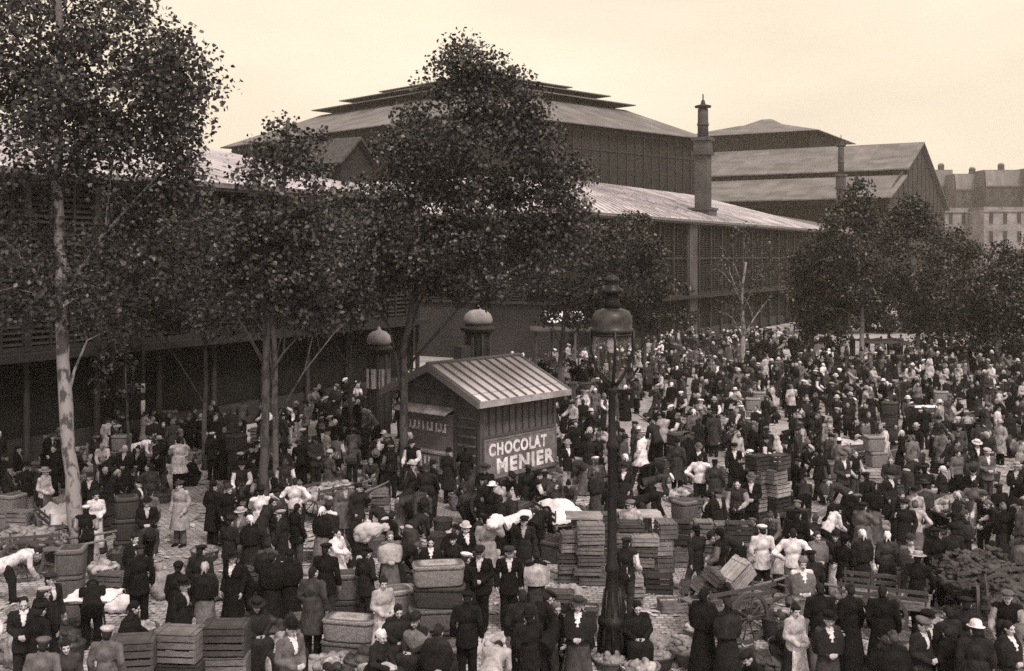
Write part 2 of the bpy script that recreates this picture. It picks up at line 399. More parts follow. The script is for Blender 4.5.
def torso(mb,p,e,hips=True):
    w=.93 if p['fem'] else 1.0
    a0=(p['chest']-p['pel']).normalized(); a1=(p['neck']-p['chest']).normalized()
    if hips: mb.ellipsoid(p['pel'],(.165+e,.118+e,.13+e),frame(a0))
    mb.ellipsoid(p['pel'].lerp(p['chest'],.5),(.135*w+e,.098+e,.18),frame(a0))
    mb.ellipsoid(p['chest']+a1*.03,(.165*w+e,.112+e,.175+e),frame(a1))
    mb.capsule(p['SL'],p['SR'],.054+e*.6,.054+e*.6)
    mb.capsule(p['chest']+a1*.1,p['neck']+a1*.01,.10+e,.056+e)
    if p['fem']:
        fy=a1.cross(Vector((1,0,0)))
        if fy.y>0: fy=-fy
        for s in(-1,1): mb.ellipsoid(p['chest']+fy*.055+Vector((s*.06,0,-.01)),(.07+e,.06+e,.08+e))
def body_mesh(p,name):
    mb=MB(); torso(mb,p,0)
    a1=(p['head']-p['neck']).normalized()
    mb.capsule(p['neck']-a1*.05,p['head']-a1*.04,.056,.05)
    H=p['HM']; h=p['head']
    def q(x,y,z): return h+H@Vector((x,y,z))
    mb.ellipsoid(q(0,.012,.015),(.074,.094,.104),H); mb.ellipsoid(q(0,-.03,-.055),(.053,.058,.062),H)
    mb.ellipsoid(q(0,-.075,-.09),(.024,.02,.02),H)            # chin
    mb.capsule(q(0,-.086,.012),q(0,-.112,-.03),.010,.016,8)    # nose
    mb.capsule(q(-.045,-.076,.03),q(.045,-.076,.03),.014,.014,8) # brow
    for s in(-1,1):
        mb.ellipsoid(q(s*.076,.012,-.005),(.012,.022,.034),H); mb.ellipsoid(q(s*.036,-.068,-.028),(.024,.02,.022),H)
    for s,SH,E,W,hd in((1,'SL','EL','WL','hl'),(-1,'SR','ER','WR','hr')):
        mb.capsule(p[SH],p[E],.047,.037); mb.capsule(p[E],p[W],.038,.027)
        d=p[hd] if p[hd] else p[W]-p[E]
        hand(mb,p[W],d,s)
    for s,Hh,K,A in((1,'HL','KL','AL'),(-1,'HR','KR','AR')):
        mb.capsule(p[Hh],p[K],.088,.058); mb.capsule(p[K],p[A],.058,.040)
        mb.capsule(p[A]+Vector((0,.03,-.045)),p[A]+Vector((s*.015,-.16,-.058)),.042,.032)
    me=remesh(mb,.0115,.22,name,[MATS['skin'],MATS['feature_dark']],smooth=3)
    ft=MB()
    for s in(-1,1): ft.ellipsoid(q(s*.034,-.083,.006),(.014,.008,.007),H,8,5)
    ft.ellipsoid(q(0,-.0895,-.062),(.024,.007,.005),H,8,5)
    append_geo(me,ft,1)
    return me
def sleeves(mb,p,e,cut=.94):
    for SH,E,W in(('SL','EL','WL'),('SR','ER','WR')):
        w=p[E].lerp(p[W],cut)
        mb.capsule(p[SH],p[E],.050+e,.043+e); mb.capsule(p[E],w,.043+e,.037+e)
def ell(c,rx,ry,ax=None,n=28,fold=0.0,k=9,ph=0.0,front=0.0):
    M=frame(ax) if ax is not None else Matrix.Identity(3); out=[]
    for i in range(n):
        a=2*math.pi*i/n; r=1+fold*math.sin(k*a+ph)+fold*.5*math.sin((k*2-3)*a+1.7+ph)
        out.append(Vector(c)+M@Vector((math.cos(a)*rx*r,math.sin(a)*ry*r,0)))
    return out
def jacket(p,name,e=.024,drop=.17,flare=1.0,cut=.94,sl=True,disp=.010):
    mb=MB(); torso(mb,p,e,hips=False)
    if sl: sleeves(mb,p,e*.7,cut)
    ax=(p['chest']-p['pel']).normalized(); rings=[]
    for t,rx,ry in((.22,.14,.115),(.1,.158,.128),(0,.178,.142),(-drop*.5,.19*flare,.155*flare),(-drop,.198*flare,.165*flare)):
        rings.append(ell(p['pel']+ax*t,rx+e*.5,ry+e*.5,ax,fold=.012))
    mb.loft(rings[::-1])
    # collar
    mb.capsule(p['neck']+Vector((.03,.0,-.01)),p['neck']+Vector((-.03,.0,-.01)),.066+e*.3,.066+e*.3)
    return remesh(mb,.016,.3,name,[MATS['cloth']],disp)
def long_coat(p,name,e=.03,bottom=.45,flare=1.15):
    mb=MB(); torso(mb,p,e,hips=False); sleeves(mb,p,e*.8)
    ax=(p['chest']-p['pel']).normalized(); rings=[ell(p['pel']+ax*.2,.15+e,.115+e,ax),ell(p['pel']+ax*.05,.17+e,.135+e,ax)]
    km=(p['KL']+p['KR'])/2; spread=abs(p['KL'].y-p['KR'].y)*.5
    top=p['pel'].z-.1
    for i in range(5):
        t=i/4; z=top+(bottom-top)*t; c=p['pel'].lerp(km,min(1,(p['pel'].z-z)/max(.05,p['pel'].z-km.z)))
        rings.append(ell((c.x,c.y,z),.185+e+.05*t*flare,.15+e+(.05*flare+spread*.7)*t,None,fold=.02+.03*t,k=6))
    mb.loft(rings[::-1]); mb.capsule(p['neck']+Vector((.03,0,-.01)),p['neck']+Vector((-.03,0,-.01)),.072,.072)
    return remesh(mb, .018, .25, name, [MATS['cloth']], .012)
def trousers(p,name,e=.018):
    mb=MB(); a0=(p['chest']-p['pel']).normalized()
    mb.ellipsoid(p['pel'],(.168+e,.12+e,.13),frame(a0)); mb.ellipsoid(p['pel']+a0*.09,(.14+e,.10+e,.1),frame(a0))
    for Hh,K,A in(('HL','KL','AL'),('HR','KR','AR')):
        mb.capsule(p[Hh],p[K],.094+e,.068+e); mb.capsule(p[K],p[K].lerp(p[A],.96),.068+e,.058+e)
    return remesh(mb,.016,.25,name,[MATS['cloth']],.009)
def boot(p,name,s):
    A=p['AL'] if s>0 else p['AR']; mb=MB()
    mb.capsule(A+Vector((0,0,.06)),A+Vector((0,.02,-.03)),.056,.052); mb.capsule(A+Vector((0,.035,-.045)),A+Vector((s*.015,-.17,-.055)),.05,.04)
    mb.box(A+Vector((s*.006,-.06,-.085)),(.085,.27,.018))
    return remesh(mb,.012,.3,name,[MATS['cloth']])
def skirt_rings(p,grow=0.0,arc=None,fold=.05,bottom=.035):
    ax=(p['chest']-p['pel']).normalized()
    am=(p['AL']+p['AR'])/2; spread=abs(p['AL'].y-p['AR'].y)*.45; rings=[ell(p['pel']+ax*.15,.125+grow,.105+grow,ax),ell(p['pel']+ax*.05,.165+grow,.14+grow,ax),ell(p['pel']+Vector((0,.02,-.08)),.195+grow,.185+grow)]
    top=p['pel'].z-.12
    for i in range(6):
        t=i/5; z=top+(bottom-top)*t; c=p['pel'].lerp(Vector((am.x,am.y,0)),(p['pel'].z-z)/p['pel'].z)
        rings.append(ell((c.x,c.y+.02*(1-t),z),.20+grow+.11*t,.185+grow+(.11+spread)*t,None,fold=fold*(.3+.7*t),k=8,ph=t*.5))
    return rings
def skirt(p,name):
    mb=MB()
    if p.get('sit'):
        a0=(p['chest']-p['pel']).normalized(); mb.ellipsoid(p['pel'],(.21,.19,.17),frame(a0)); mb.ellipsoid(p['pel']+a0*.12,(.15,.12,.12),frame(a0))
        for Hh,K,A in(('HL','KL','AL'),('HR','KR','AR')):
            mb.capsule(p[Hh],p[K],.15,.12); mb.capsule(p[K],p[A]+Vector((0,0,.0)),.13,.12)
        k=(p['KL']+p['KR'])/2; a=(p['AL']+p['AR'])/2
        mb.capsule(p['pel']+Vector((0,0,-.02)),k,.15,.13); mb.capsule(k,a+Vector((0,0,.06)),.14,.13)
        mb.capsule(p['pel']+Vector((0,0,-.05)),Vector((p['pel'].x,p['pel'].y,.2)),.18,.18)
    else: mb.loft(skirt_rings(p)[::-1])
    return remesh(mb,.018,.22,name,[MATS['cloth']],.006,7)
def apron(p,name):
    """a panel hanging over the front of the skirt, with thickness"""
    if p.get('sit'):
        k=(p['KL']+p['KR'])/2; mb=MB(); rings=[]
        mb.ellipsoid((p['pel']+k)/2+Vector((0,-.02,.14)),(.17,.24,.05)); mb.ellipsoid(k+Vector((0,-.13,-.16)),(.19,.035,.22))
        return remesh(mb,.018,.4,name,[MATS['cloth']],.006)
    rs=skirt_rings(p,.014)[1:-1]; n=len(rs[0]); ids=[i for i in range(n) if math.sin(2*math.pi*i/n)<-.45]
    ids.sort(); ctr=[sum((Vector(q) for q in r),Vector())/n for r in rs]
    mb=MB(); outer=[];inner=[]
    for r,c in zip(rs,ctr):
        outer.append([r[i]+(r[i]-c).normalized()*.014 for i in ids]); inner.append([r[i]-(r[i]-c).normalized()*.012 for i in ids])
    rings=[o+i_[::-1] for o,i_ in zip(outer,inner)]
    mb.loft(rings[::-1])
    me=mb.mesh(name,[MATS['cloth']]); return me
def shawl(p,name):
    mb=MB(); ax=(p['neck']-p['chest']).normalized(); sp=abs((p['SL']-p['SR']).x)/2
    dn=(p['pel']-p['chest']).normalized()
    rings=[ell(p['neck']+ax*.015,.075,.07,ax),ell(p['neck']-ax*.03,.12,.095,ax),ell(p['neck']-ax*.075,sp+.075,.135,ax),
        ell(p['chest']+ax*.05,sp+.115,.175,ax,fold=.015),ell(p['chest']+dn*.1,sp+.125,.2,ax,fold=.03,k=7),ell(p['chest']+dn*.26,sp+.10,.2,ax,fold=.05,k=7)]
    mb.loft(rings[::-1])
    return remesh(mb,.016,.3,name,[MATS['cloth']],.007)

STAND=lambda **k: J(**k)
FEM=dict(fem=True,sh=.165,EL=(.215,.04,1.12),WL=(.23,-.06,.90),ER=(-.215,.04,1.12),WR=(-.23,-.06,.90))
def fem(**k): d=dict(FEM); d.update(k); return J(**d)
SIT=dict(pel=(0,.12,.50),chest=(0,.04,.82),neck=(0,.02,1.01),head=(0,-.03,1.135),hf=(0,-1,-.35),KL=(.12,-.30,.50),AL=(.11,-.33,.09),KR=(-.12,-.30,.50),AR=(-.11,-.33,.09),
    EL=(.24,-.03,.73),WL=(.08,-.25,.63),ER=(-.24,-.03,.73),WR=(-.08,-.25,.63))
BEND=dict(pel=(0,.16,.87),chest=(0,-.16,1.0),neck=(0,-.34,1.05),head=(0,-.47,1.02),hf=(0,-.6,-1),EL=(.2,-.30,.78),WL=(.12,-.42,.55),ER=(-.2,-.30,.78),WR=(-.12,-.42,.55))
POSES={}
def proto(key, p, parts, sex, hold=''):
    p=derived(p); d={'sex':sex,'hold':hold,'p':p,'parts':[]}
    d['body']=body_mesh(p,'person_body')
    for nm,fn in parts: d['parts'].append((nm,fn(p,nm)))
    if any(nm=='trousers' for nm,_ in parts):
        for s in(1,-1): d['parts'].append(('boot',boot(p,'boot',s)))
    if key in('m_stand','m_coat','m_walk','m_front','w_plain','m_sit','w_shawl'):
        src=d['parts'][-1][1] if key=='w_shawl' else d['parts'][0][1]
        V=MB(); z0=p['chest'].z-.02
        for f in src.polygons:
            c=f.center
            if f.normal.y<-.25 and z0<c.z<p['neck'].z+.03 and abs(c.x)<.012+(c.z-z0)*.26:
                vs_=[src.vertices[i] for i in f.vertices]; top=[v.co+v.normal*.010 for v in vs_]; bot=[v.co-v.normal*.012 for v in vs_]; n=len(top)
                V.add(top+bot,[tuple(range(n)),tuple(range(2*n-1,n-1,-1))]+[(i,n+i,n+(i+1)%n,(i+1)%n) for i in range(n)],0,False)
        d['front']=V.mesh('shirt_front',[MATS['cloth']]) if V.v else None
    d['HM']=Matrix.Translation(p['head'])@p['HM'].to_4x4()
    d['uses']=0
    POSES[key]=d
JK=('jacket',jacket); TR=('trousers',trousers); SK=('skirt',skirt); AP=('apron',apron); SH=('shawl',shawl)
LC=('overcoat',long_coat); SM=('smock',lambda p,n: long_coat(p,n,.04,.58,1.5))
BL=('blouse', lambda p, n: jacket(p, n, .022, .05, .9, .94, True, .012)); ST=('shirt', lambda p, n: jacket(p, n, .032, .05, .92, .9, True, .016))
WC=('waistcoat',lambda p,n: jacket(p,n,.040,.06,.95,sl=False))
walkL=dict(KL=(.095,-.17,.52),AL=(.10,-.28,.10),KR=(-.095,.04,.49),AR=(-.10,.31,.13))
proto('m_stand',STAND(hf=(.25,-1,-.1)),[JK,TR],'man')
proto('m_coat',STAND(WL=(.2,-.12,.92),hf=(-.3,-1,-.1)),[LC,TR],'man')
proto('m_walk',STAND(**walkL,EL=(.25,.13,1.15),WL=(.27,.16,.92),ER=(-.25,-.08,1.14),WR=(-.26,-.22,.95)),[JK,TR],'man','walking')
proto('m_hips',STAND(EL=(.40,.10,1.16),WL=(.21,-.03,1.02),ER=(-.40,.10,1.16),WR=(-.21,-.03,1.02),hl=(-.6,-.5,-.3),hr=(.6,-.5,-.3)),[ST,TR],'man','hands on hips')
proto('m_shirt',STAND(EL=(.25,-.05,1.13),WL=(.14,-.25,1.04),ER=(-.26,.0,1.12),WR=(-.24,-.18,.98)),[ST,WC,TR],'man')
proto('m_carry', STAND(ER=(-.31, -.14, 1.25), WR=(-.25, -.10, 1.50), hr=(.5, .3, .6), hf=(.35, -1, -.25), head=(.045, -.05, 1.555), EL=(.25, .05, 1.13), WL=(.24, -.1, .91), **walkL), [SM, TR], 'man', 'load on the shoulder')
proto('m_bend',J(**BEND,KL=(.11,.02,.48),KR=(-.11,.06,.48)),[JK,TR],'man','bending down')
proto('m_sit',J(**SIT),[JK,TR],'man','sitting')
proto('m_reach',STAND(ER=(-.23,-.16,1.2),WR=(-.15,-.40,1.16),EL=(.24,-.04,1.13),WL=(.2,-.24,1.0)),[SM,TR],'man','reaching out')
proto('m_lean',J(pel=(0,.10,.90),chest=(0,-.06,1.17),neck=(0,-.17,1.34),head=(0,-.26,1.44),hf=(.1,-1,-.7),EL=(.23,-.20,1.02),WL=(.13,-.40,.88),ER=(-.23,-.20,1.02),WR=(-.13,-.38,.90),KL=(.10,.0,.49),KR=(-.10,.05,.49),AL=(.11,-.06,.09),AR=(-.11,.14,.09)),[JK,TR],'man','leaning forward')
proto('m_talk',STAND(ER=(-.27,-.10,1.18),WR=(-.16,-.30,1.30),hr=(.1,-.4,.8),EL=(.25,.03,1.13),WL=(.2,-.10,.92),hf=(-.5,-1,0)),[JK,TR],'man','raising a hand')
proto('m_crouch',J(pel=(0,.12,.36),chest=(0,-.08,.64),neck=(0,-.18,.82),head=(0,-.26,.93),hf=(0,-1,-.6),KL=(.16,-.24,.46),AL=(.12,.0,.09),KR=(-.16,-.24,.46),AR=(-.12,.02,.09),EL=(.24,-.2,.56),WL=(.12,-.4,.42),ER=(-.24,-.2,.56),WR=(-.12,-.4,.42)),[JK,TR],'man','crouching')
proto('m_front',STAND(EL=(.24,.02,1.13),WL=(.07,-.2,1.03),ER=(-.24,.02,1.13),WR=(-.07,-.2,1.03),hl=(-.6,-.4,.1),hr=(.6,-.4,.1),hf=(0,-1,-.3)),[JK,TR],'man','hands together')
proto('w_shawl',fem(WL=(.06,-.16,1.0),WR=(-.06,-.16,1.0),EL=(.2,.0,1.1),ER=(-.2,.0,1.1),hl=(-.5,-.5,.1),hr=(.5,-.5,.1)),[BL,SK,SH],'woman')
proto('w_apron',fem(hf=(-.3,-1,-.15),EL=(.22,.02,1.12),WL=(.09,-.22,1.0),ER=(-.22,.02,1.12),WR=(-.09,-.22,1.0),hl=(-.4,-.5,0),hr=(.4,-.5,0)),[BL,SK,AP],'woman')
proto('w_plain',fem(hf=(.3,-1,-.1)),[BL,SK],'woman')
proto('w_hips',fem(EL=(.36,.09,1.14),WL=(.19,-.03,1.0),ER=(-.36,.09,1.14),WR=(-.19,-.03,1.0),hl=(-.6,-.5,-.3),hr=(.6,-.5,-.3)),[BL,SK,AP],'woman','hands on hips')
proto('w_bend',J(**{**BEND,'fem':True,'sh':.165}),[BL,SK],'woman','bending down')
proto('w_sit',J(**{**SIT,'fem':True,'sh':.165},sit=True),[BL,SK,SH],'woman','sitting')
proto('w_sit_apron',J(**{**SIT,'fem':True,'sh':.165},sit=True),[BL,SK,AP],'woman','sitting')
proto('w_lean',J(fem=True,sh=.165,pel=(0,.10,.88),chest=(0,-.07,1.14),neck=(0,-.18,1.30),head=(0,-.27,1.40),hf=(-.1,-1,-.7),EL=(.21,-.20,.99),WL=(.12,-.40,.86),ER=(-.21,-.20,.99),WR=(-.12,-.40,.86)),[BL,SK,AP],'woman','leaning forward')
proto('w_crouch',J(fem=True,sh=.165,sit=True,pel=(0,.12,.30),chest=(0,-.05,.58),neck=(0,-.13,.75),head=(0,-.2,.86),hf=(0,-1,-.6),KL=(.13,-.22,.30),AL=(.12,-.1,.08),KR=(-.13,-.22,.30),AR=(-.12,-.1,.08),EL=(.22,-.18,.50),WL=(.1,-.36,.38),ER=(-.22,-.18,.50),WR=(-.1,-.36,.38)),[BL,SK,SH],'woman','crouching')
proto('w_walk',fem(**walkL,ER=(-.21,-.08,1.12),WR=(-.19,-.22,.96)),[BL,SK],'woman','walking')
proto('w_carry',fem(ER=(-.30,-.12,1.26),WR=(-.20,-.08,1.50),hr=(.5,.2,.7)),[BL,SK,AP],'woman','one arm raised')

# headwear, in the head's own axes (y backwards, z up)
def headwear():
    D={}
    def sl(nm,mb): D[nm]=mb.mesh(nm,[MATS['cloth']])
    m=MB(); m.ellipsoid((0,.022,.024),(.080,.094,.104)); m.ellipsoid((0,.07,-.03),(.06,.045,.06)); sl('hair',m)
    m=MB(); m.ellipsoid((0,.022,.022),(.084,.096,.104)); m.ellipsoid((0,.05,.115),(.048,.048,.042)); m.ellipsoid((0,-.005,.07),(.086,.085,.055)); sl('hair_bun',m)
    m=MB(); m.ellipsoid((0,.01,.092),(.118,.132,.042)); m.lathe([(.084,0),(.09,.03),(.09,.05)],(0,.012,.05),16,ell=(1,1.15)); m.ellipsoid((0,-.105,.058),(.075,.062,.010)); sl('cap',m)
    m=MB(); m.lathe([(.088,0),(.09,.03),(.088,.07),(.072,.105),(.04,.122),(.01,.126)],(0,.012,.06),18,ell=(1,1.16)); m.lathe([(.09,.0),(.13,.006),(.137,.014),(.13,.016),(.09,.012)],(0,.012,.058),20,ell=(1,1.12)); sl('bowler_hat',m)
    m=MB(); m.lathe([(.09,0),(.092,.075),(.085,.085),(.01,.087)],(0,.012,.062),18,ell=(1,1.12)); m.lathe([(.09,0),(.165,.0),(.168,.008),(.09,.012)],(0,.012,.06),22,ell=(1,1.08)); sl('straw_hat',m)
    m=MB(); m.ellipsoid((0,.024,.030),(.086,.100,.100)); m.ellipsoid((0,.10,.0),(.06,.04,.045)); m.capsule((.02,.11,-.03),(.05,.13,-.12),.026,.014); m.capsule((-.02,.11,-.03),(-.045,.125,-.10),.026,.012); m.ellipsoid((0,.03,-.06),(.062,.06,.04)); D['headscarf']=remesh(m,.010,.4,'headscarf',[MATS['cloth']],.006,16)
    m=MB(); m.ellipsoid((0,.03,.075),(.105,.12,.082)); m.lathe([(.1,0),(.112,.012),(.1,.026)],(0,.015,.03),20,ell=(1,1.1)); sl('bonnet',m)
    return D
HEADS=headwear()
TONE=dict(black=.011,dark=.021,charcoal=.040,brown=.06,grey=.14,pale=.40,white=.76)
def tone(n,j=True):
    v=TONE[n]*(random.uniform(.85,1.2) if j else 1); return S(min(v,.8))
def add_person(key, X, Y, yaw, cols, hat=None, hatcol='dark', hair='dark', scale=1.0, mirror=False, label='', group=None, z=0.0, front=None):
    """cols: list of tones for the garments in the prototype's order (boots always black)"""
    d=POSES[key]; sc=(-scale if mirror else scale,scale,scale)
    o=link('person',d['body'],None,(X,Y,z),(0,0,yaw),sc); o.color=S(.36)
    tag(o,label,'person',group)
    k=0
    for nm,me in d['parts']:
        c=link(nm,me,o)
        if nm=='boot': c.color=tone('black')
        else: c.color=tone(cols[min(k,len(cols)-1)]); k+=1
    if front and POSES[key].get('front'):
        c=link('shirt_front',POSES[key]['front'],o); c.color=tone(front)
    hm='hair_bun' if (d['sex']=='woman' and hat in(None,)) else 'hair'
    hs=[(hm,hair)]
    if hat: hs.append((hat,hatcol))
    for nm,cn in hs:
        c=link('hair' if nm=='hair_bun' else nm,HEADS[nm],o); c.matrix_local=d['HM']; c.color=tone(cn)
    return o
# ------------------------------------------------------------------ ground
def sheet(name, pts, z, m, kind='structure'):
    mb=MB(); mb.add([(x,y,z) for x,y in pts],[tuple(range(len(pts)))]); o=mb.build(name,MATS[m]); tag(o,kind=kind); return o
sheet('ground',[(-1800,-60),(1800,-60),(1800,2400),(-1800,2400)],0,'cobbles')
U=Vector((.502,.865,0)); Vv=Vector((-.865,.502,0)); O=Vector((-17.7,38,0)); FA=math.atan2(.865,.502)
def fw(s,t,z=0): return O+U*s+Vv*t+Vector((0,0,z))
def on_line(px,t):
    k=(px-512)/F; s=(k*(O.y+Vv.y*t)-(O.x+Vv.x*t))/(U.x-k*U.y); return s
def frn(name): return empty(name,O,FA)
# pavement along the market halls with a kerb of dressed stone
mb=MB(); mb.box2((-40,-4.2,0),(190,-.02,.13)); o=mb.build('pavement',MATS['flagstones'],None,O,(0,0,FA)); tag(o,kind='structure')
mb=MB()
for k in range(150): mb.box2((-40+k*1.5,-4.5,0),(-40+k*1.5+1.485,-4.203,.145))
o=mb.build('kerb',MATS['kerb_stone'],None,O,(0,0,FA)); tag(o,kind='structure')

# ------------------------------------------------------------------ market halls
def slope(mb,a,b,c,d,th=.12,mi=0):
    """roof sheet a,b (eave) c,d (top), given thickness downwards"""
    P=[Vector(q) for q in(a,b,c,d)]; mb.prism(P,(0,0,-th),mi)
def hall_wall(root,s0,s1,z_led,z_eave,bay=3.0,t=0.0):
    """the street face: iron columns, entrance shade painted as a near-black panel under a ledge, louvred screens above"""
    L=s1-s0; n=max(1,round(L/bay)); b=L/n
    w=MB(); w.box2((s0,t+.25,0),(s1,t+.5,z_led)); w.build('entrance_shade',MATS['dark_inside'],root)  # near-black panel: the shade inside the open entrances put into its colour
    w=MB(); w.box2((s0,t+.12,0),(s1,t+.24,1.1)); w.build('brick_base',MATS['brick_dark'],root)
    for i in range(n+1):
        c=MB(); x=s0+i*b; c.lathe([(.2,0),(.2,.5),(.13,.6),(.11,z_led-.5),(.16,z_led-.3),(.19,z_led-.02)],(x,t-.02,0),10); c.box2((x-.13,t-.12,z_led+.02),(x+.13,t+.10,z_eave-.25))
        c.build('column',MATS['iron_column'],root)
    led=MB(); led.box2((s0-.2,t-.75,z_led-.16),(s1+.2,t+.2,z_led)); led.box2((s0-.2,t-.8,z_led-.26),(s1+.2,t-.62,z_led-.163)); led.build('ledge',MATS['iron_column'],root)
    lv=MB(); h=z_eave-.3-(z_led+.25); k=int(h/.2)
    for i in range(k):
        z=z_led+.25+i*h/k; lv.prism([(s0,t+.02,z),(s0,t+.16,z+.15),(s0,t+.175,z+.135),(s0,t+.035,z-.015)],(L,0,0))
    lv.build('louvre_screen',MATS['louvre'],root)
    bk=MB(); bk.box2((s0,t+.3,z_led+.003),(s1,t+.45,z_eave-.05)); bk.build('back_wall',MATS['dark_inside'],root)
    rl=MB()
    for z in(z_led+.1,(z_led+z_eave)/2,z_eave-.2): rl.box2((s0,t-.07,z-.09),(s1,t+.03,z+.09))
    for i in range(n*3): 
        if i%3: rl.box2((s0+i*b/3-.04,t-.05,z_led+.2),(s0+i*b/3+.04,t+.02,z_eave-.3))
    rl.build('iron_rail',MATS['iron_column'],root)
    g=MB(); g.box2((s0-.5,t-.75,z_eave-.08),(s1+.5,t-.45,z_eave+.12)); g.box2((s0-.4,t-.5,z_eave-.2),(s1+.4,t+.1,z_eave-.083)); g.build('gutter',MATS['dome_zinc'],root)
def side_wall(root,s,t0,t1,z0,z1,m,sgn=-1,th=.3):
    w=MB(); w.box2((s,t0,z0),(s+sgn*-th,t1,z1)); w.build('side_wall',MATS[m],root)
def louvre_box(root,s0,s1,t0,t1,z0,z1,nm='clerestory'):
    w=MB(); w.box2((s0,t0,z0),(s1,t1,z1)); w.build(nm,MATS['louvre'],root)
    r=MB(); n=int((s1-s0)/2.0)
    for i in range(n+1):
        x=s0+(s1-s0)*i/n; r.box2((x-.1,t0-.14,z0),(x+.1,t0-.002,z1))
    n2=int((t1-t0)/2.0)
    for i in range(n2+1):
        y=t0+(t1-t0)*i/n2; r.box2((s0-.14,y-.1,z0),(s0-.002,y+.1,z1))
    for z in(z0+.3*(z1-z0),z0+.66*(z1-z0),z1-.5):
        r.box2((s0-.1,t0-.1,z-.12),(s1,t0-.003,z+.12)); r.box2((s0-.1,t0-.003,z-.12),(s0-.003,t1,z+.12))
    r.build('iron_rail',MATS['iron_column'],root)
def hip(mb,s0,s1,t0,t1,z0,S0,S1,T0,T1,z1,th=.12,mi=0):
    slope(mb,(s0,t0,z0),(s1,t0,z0),(S1,T0,z1),(S0,T0,z1),th,mi); slope(mb,(s1,t0,z0),(s1,t1,z0),(S1,T1,z1),(S1,T0,z1),th,mi)
    slope(mb,(s1,t1,z0),(s0,t1,z0),(S0,T1,z1),(S1,T1,z1),th,mi); slope(mb,(s0,t1,z0),(s0,t0,z0),(S0,T0,z1),(S0,T1,z1),th,mi)
def seams(mb,s0,s1,t0,z0,T0,z1,S0,S1,pitch,mi=0):
    n=int((s1-s0)/pitch)
    for i in range(n+1):
        f=i/n; a=s0+(s1-s0)*f; b=S0+(S1-S0)*f
        mb.prism([(a-.04,t0,z0+.0),(a+.04,t0,z0),(a+.04,t0,z0+.08),(a-.04,t0,z0+.08)],(b-a,T0-t0,z1-z0),mi)

# 1. the hall on the left
lh=frn('market_hall'); tag(lh,'long dark louvred market hall behind the left-hand plane trees','market hall','market halls with zinc roofs')
hall_wall(lh,-26,25,4.15,10.5)
side_wall(lh, 25, .55, 40, 0, 10.4, 'louvre', 1)
r=MB(); hip(r, -27, 25.7, -.7, 40, 10.65, -15, 19.0, 10, 30, 13.4); r.build('roof', MATS['zinc_roof'], lh)
r=MB(); seams(r, -27, 25.7, -.7, 10.65, 10, 13.4, -15, 19, 1.1); r.build('roof_seams', MATS['zinc_roof'], lh)
# gabled roof vent near its end
vs0=on_line(345,3)
g=MB(); g.box2((vs0-1.3,2.2,10.9),(vs0+1.3,6,12.5)); g.prism([(vs0-1.3,2.2,12.5),(vs0+1.3,2.2,12.5),(vs0,2.2,13.6)],(0,3.8,0)); vb=g.build('roof_vent',MATS['louvre'],lh)
g=MB(); g.prism([(vs0-1.65,1.9,12.35),(vs0,1.9,13.75),(vs0,1.9,13.9),(vs0-1.8,1.9,12.4)],(0,4.2,0)); g.prism([(vs0+1.65,1.9,12.35),(vs0,1.9,13.753),(vs0,1.9,13.9),(vs0+1.8,1.9,12.4)],(0,4.2,0)); g.build('vent_roof',MATS['canvas_dark'],vb)

# 2. the hall in the middle with its tall clerestory
rh=frn('market_hall'); tag(rh,'middle market hall with pale zinc lean-to roof below a tall dark clerestory','market hall','market halls with zinc roofs')
hall_wall(rh,44,110,4.15,10.5)
w=MB(); w.box2((44,.5,0),(44.3,52,4.1)); w.box2((43.8,.4,4.1),(44.3,52,4.3)); w.build('side_wall',MATS['brick_dark'],rh)
lv=MB()
for i in range(30): 
    z=4.4+i*.2; lv.prism([(44.02,.3,z),(44.16,.3,z+.15),(44.175,.3,z+.135),(44.035,.3,z-.015)],(0,51.7,0))
lv.box2((44.3,.5,4.3),(44.45,52,10.4)); lv.build('side_louvre',MATS['louvre'],rh)
r=MB(); hip(r,43.3,110.7,-.7,52.7,10.65,60,98.5,12,50,14.6); r.build('roof',MATS['zinc_roof'],rh)
r=MB(); seams(r,43.3,110.7,-.7,10.65,12,14.6,60,98.5,1.1); r.build('roof_seams',MATS['zinc_roof'],rh)
fl=MB(); fl.box2((59.8,11.9,14.3),(98.7,50.2,14.62)); fl.build('flat_roof',MATS['zinc_roof_dark'],rh)
TA=math.atan2(.69,.72); th=empty('market_hall',(-3.2,110,0),TA); tag(th,'tallest market hall, wide dark block with shallow stepped lantern behind the middle tree','market hall','market halls with zinc roofs')
w=MB(); w.box2((0,0,14.7),(36,49,21.9)); w.build('wall',MATS['louvre'],th)
r=MB()
for k in range(24):
    r.box2((k*1.5,-.12,14.7),(k*1.5+.16,-.003,21.6))
for k in range(33):
    r.box2((-.12,k*1.5,14.7),(-.003,k*1.5+.16,21.6))
for z in(19.2,21.2): r.box2((-.08,-.09,z),(36,-.004,z+.2)); r.box2((-.09,-.003,z),(-.004,49,z+.2))
r.build('iron_rail',MATS['iron_column'],th)
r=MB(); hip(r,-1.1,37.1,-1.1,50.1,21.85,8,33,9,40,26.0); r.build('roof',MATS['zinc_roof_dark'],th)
w=MB(); w.box2((9.5,10.5,25.6),(31.5,37.5,26.7)); lw=w.build('lantern',MATS['louvre'],th)
r=MB(); hip(r,6.6,33.4,7.6,40.2,26.55,11,29,12,35,27.5); hip(r,9.0,31.4,10,37.4,27.75,14,27,15,32,28.7); hip(r,12.5,28.0,13.5,33.5,28.9,18,23,20,28,29.8); r.build('lantern_roof',MATS['zinc_roof_dark'],lw)
w=MB(); w.box2((11.5,12.5,26.9),(29,35,27.75)); w.box2((14.5,15.5,27.6),(26.5,31.5,28.9)); w.build('lantern_band',MATS['louvre'],lw)

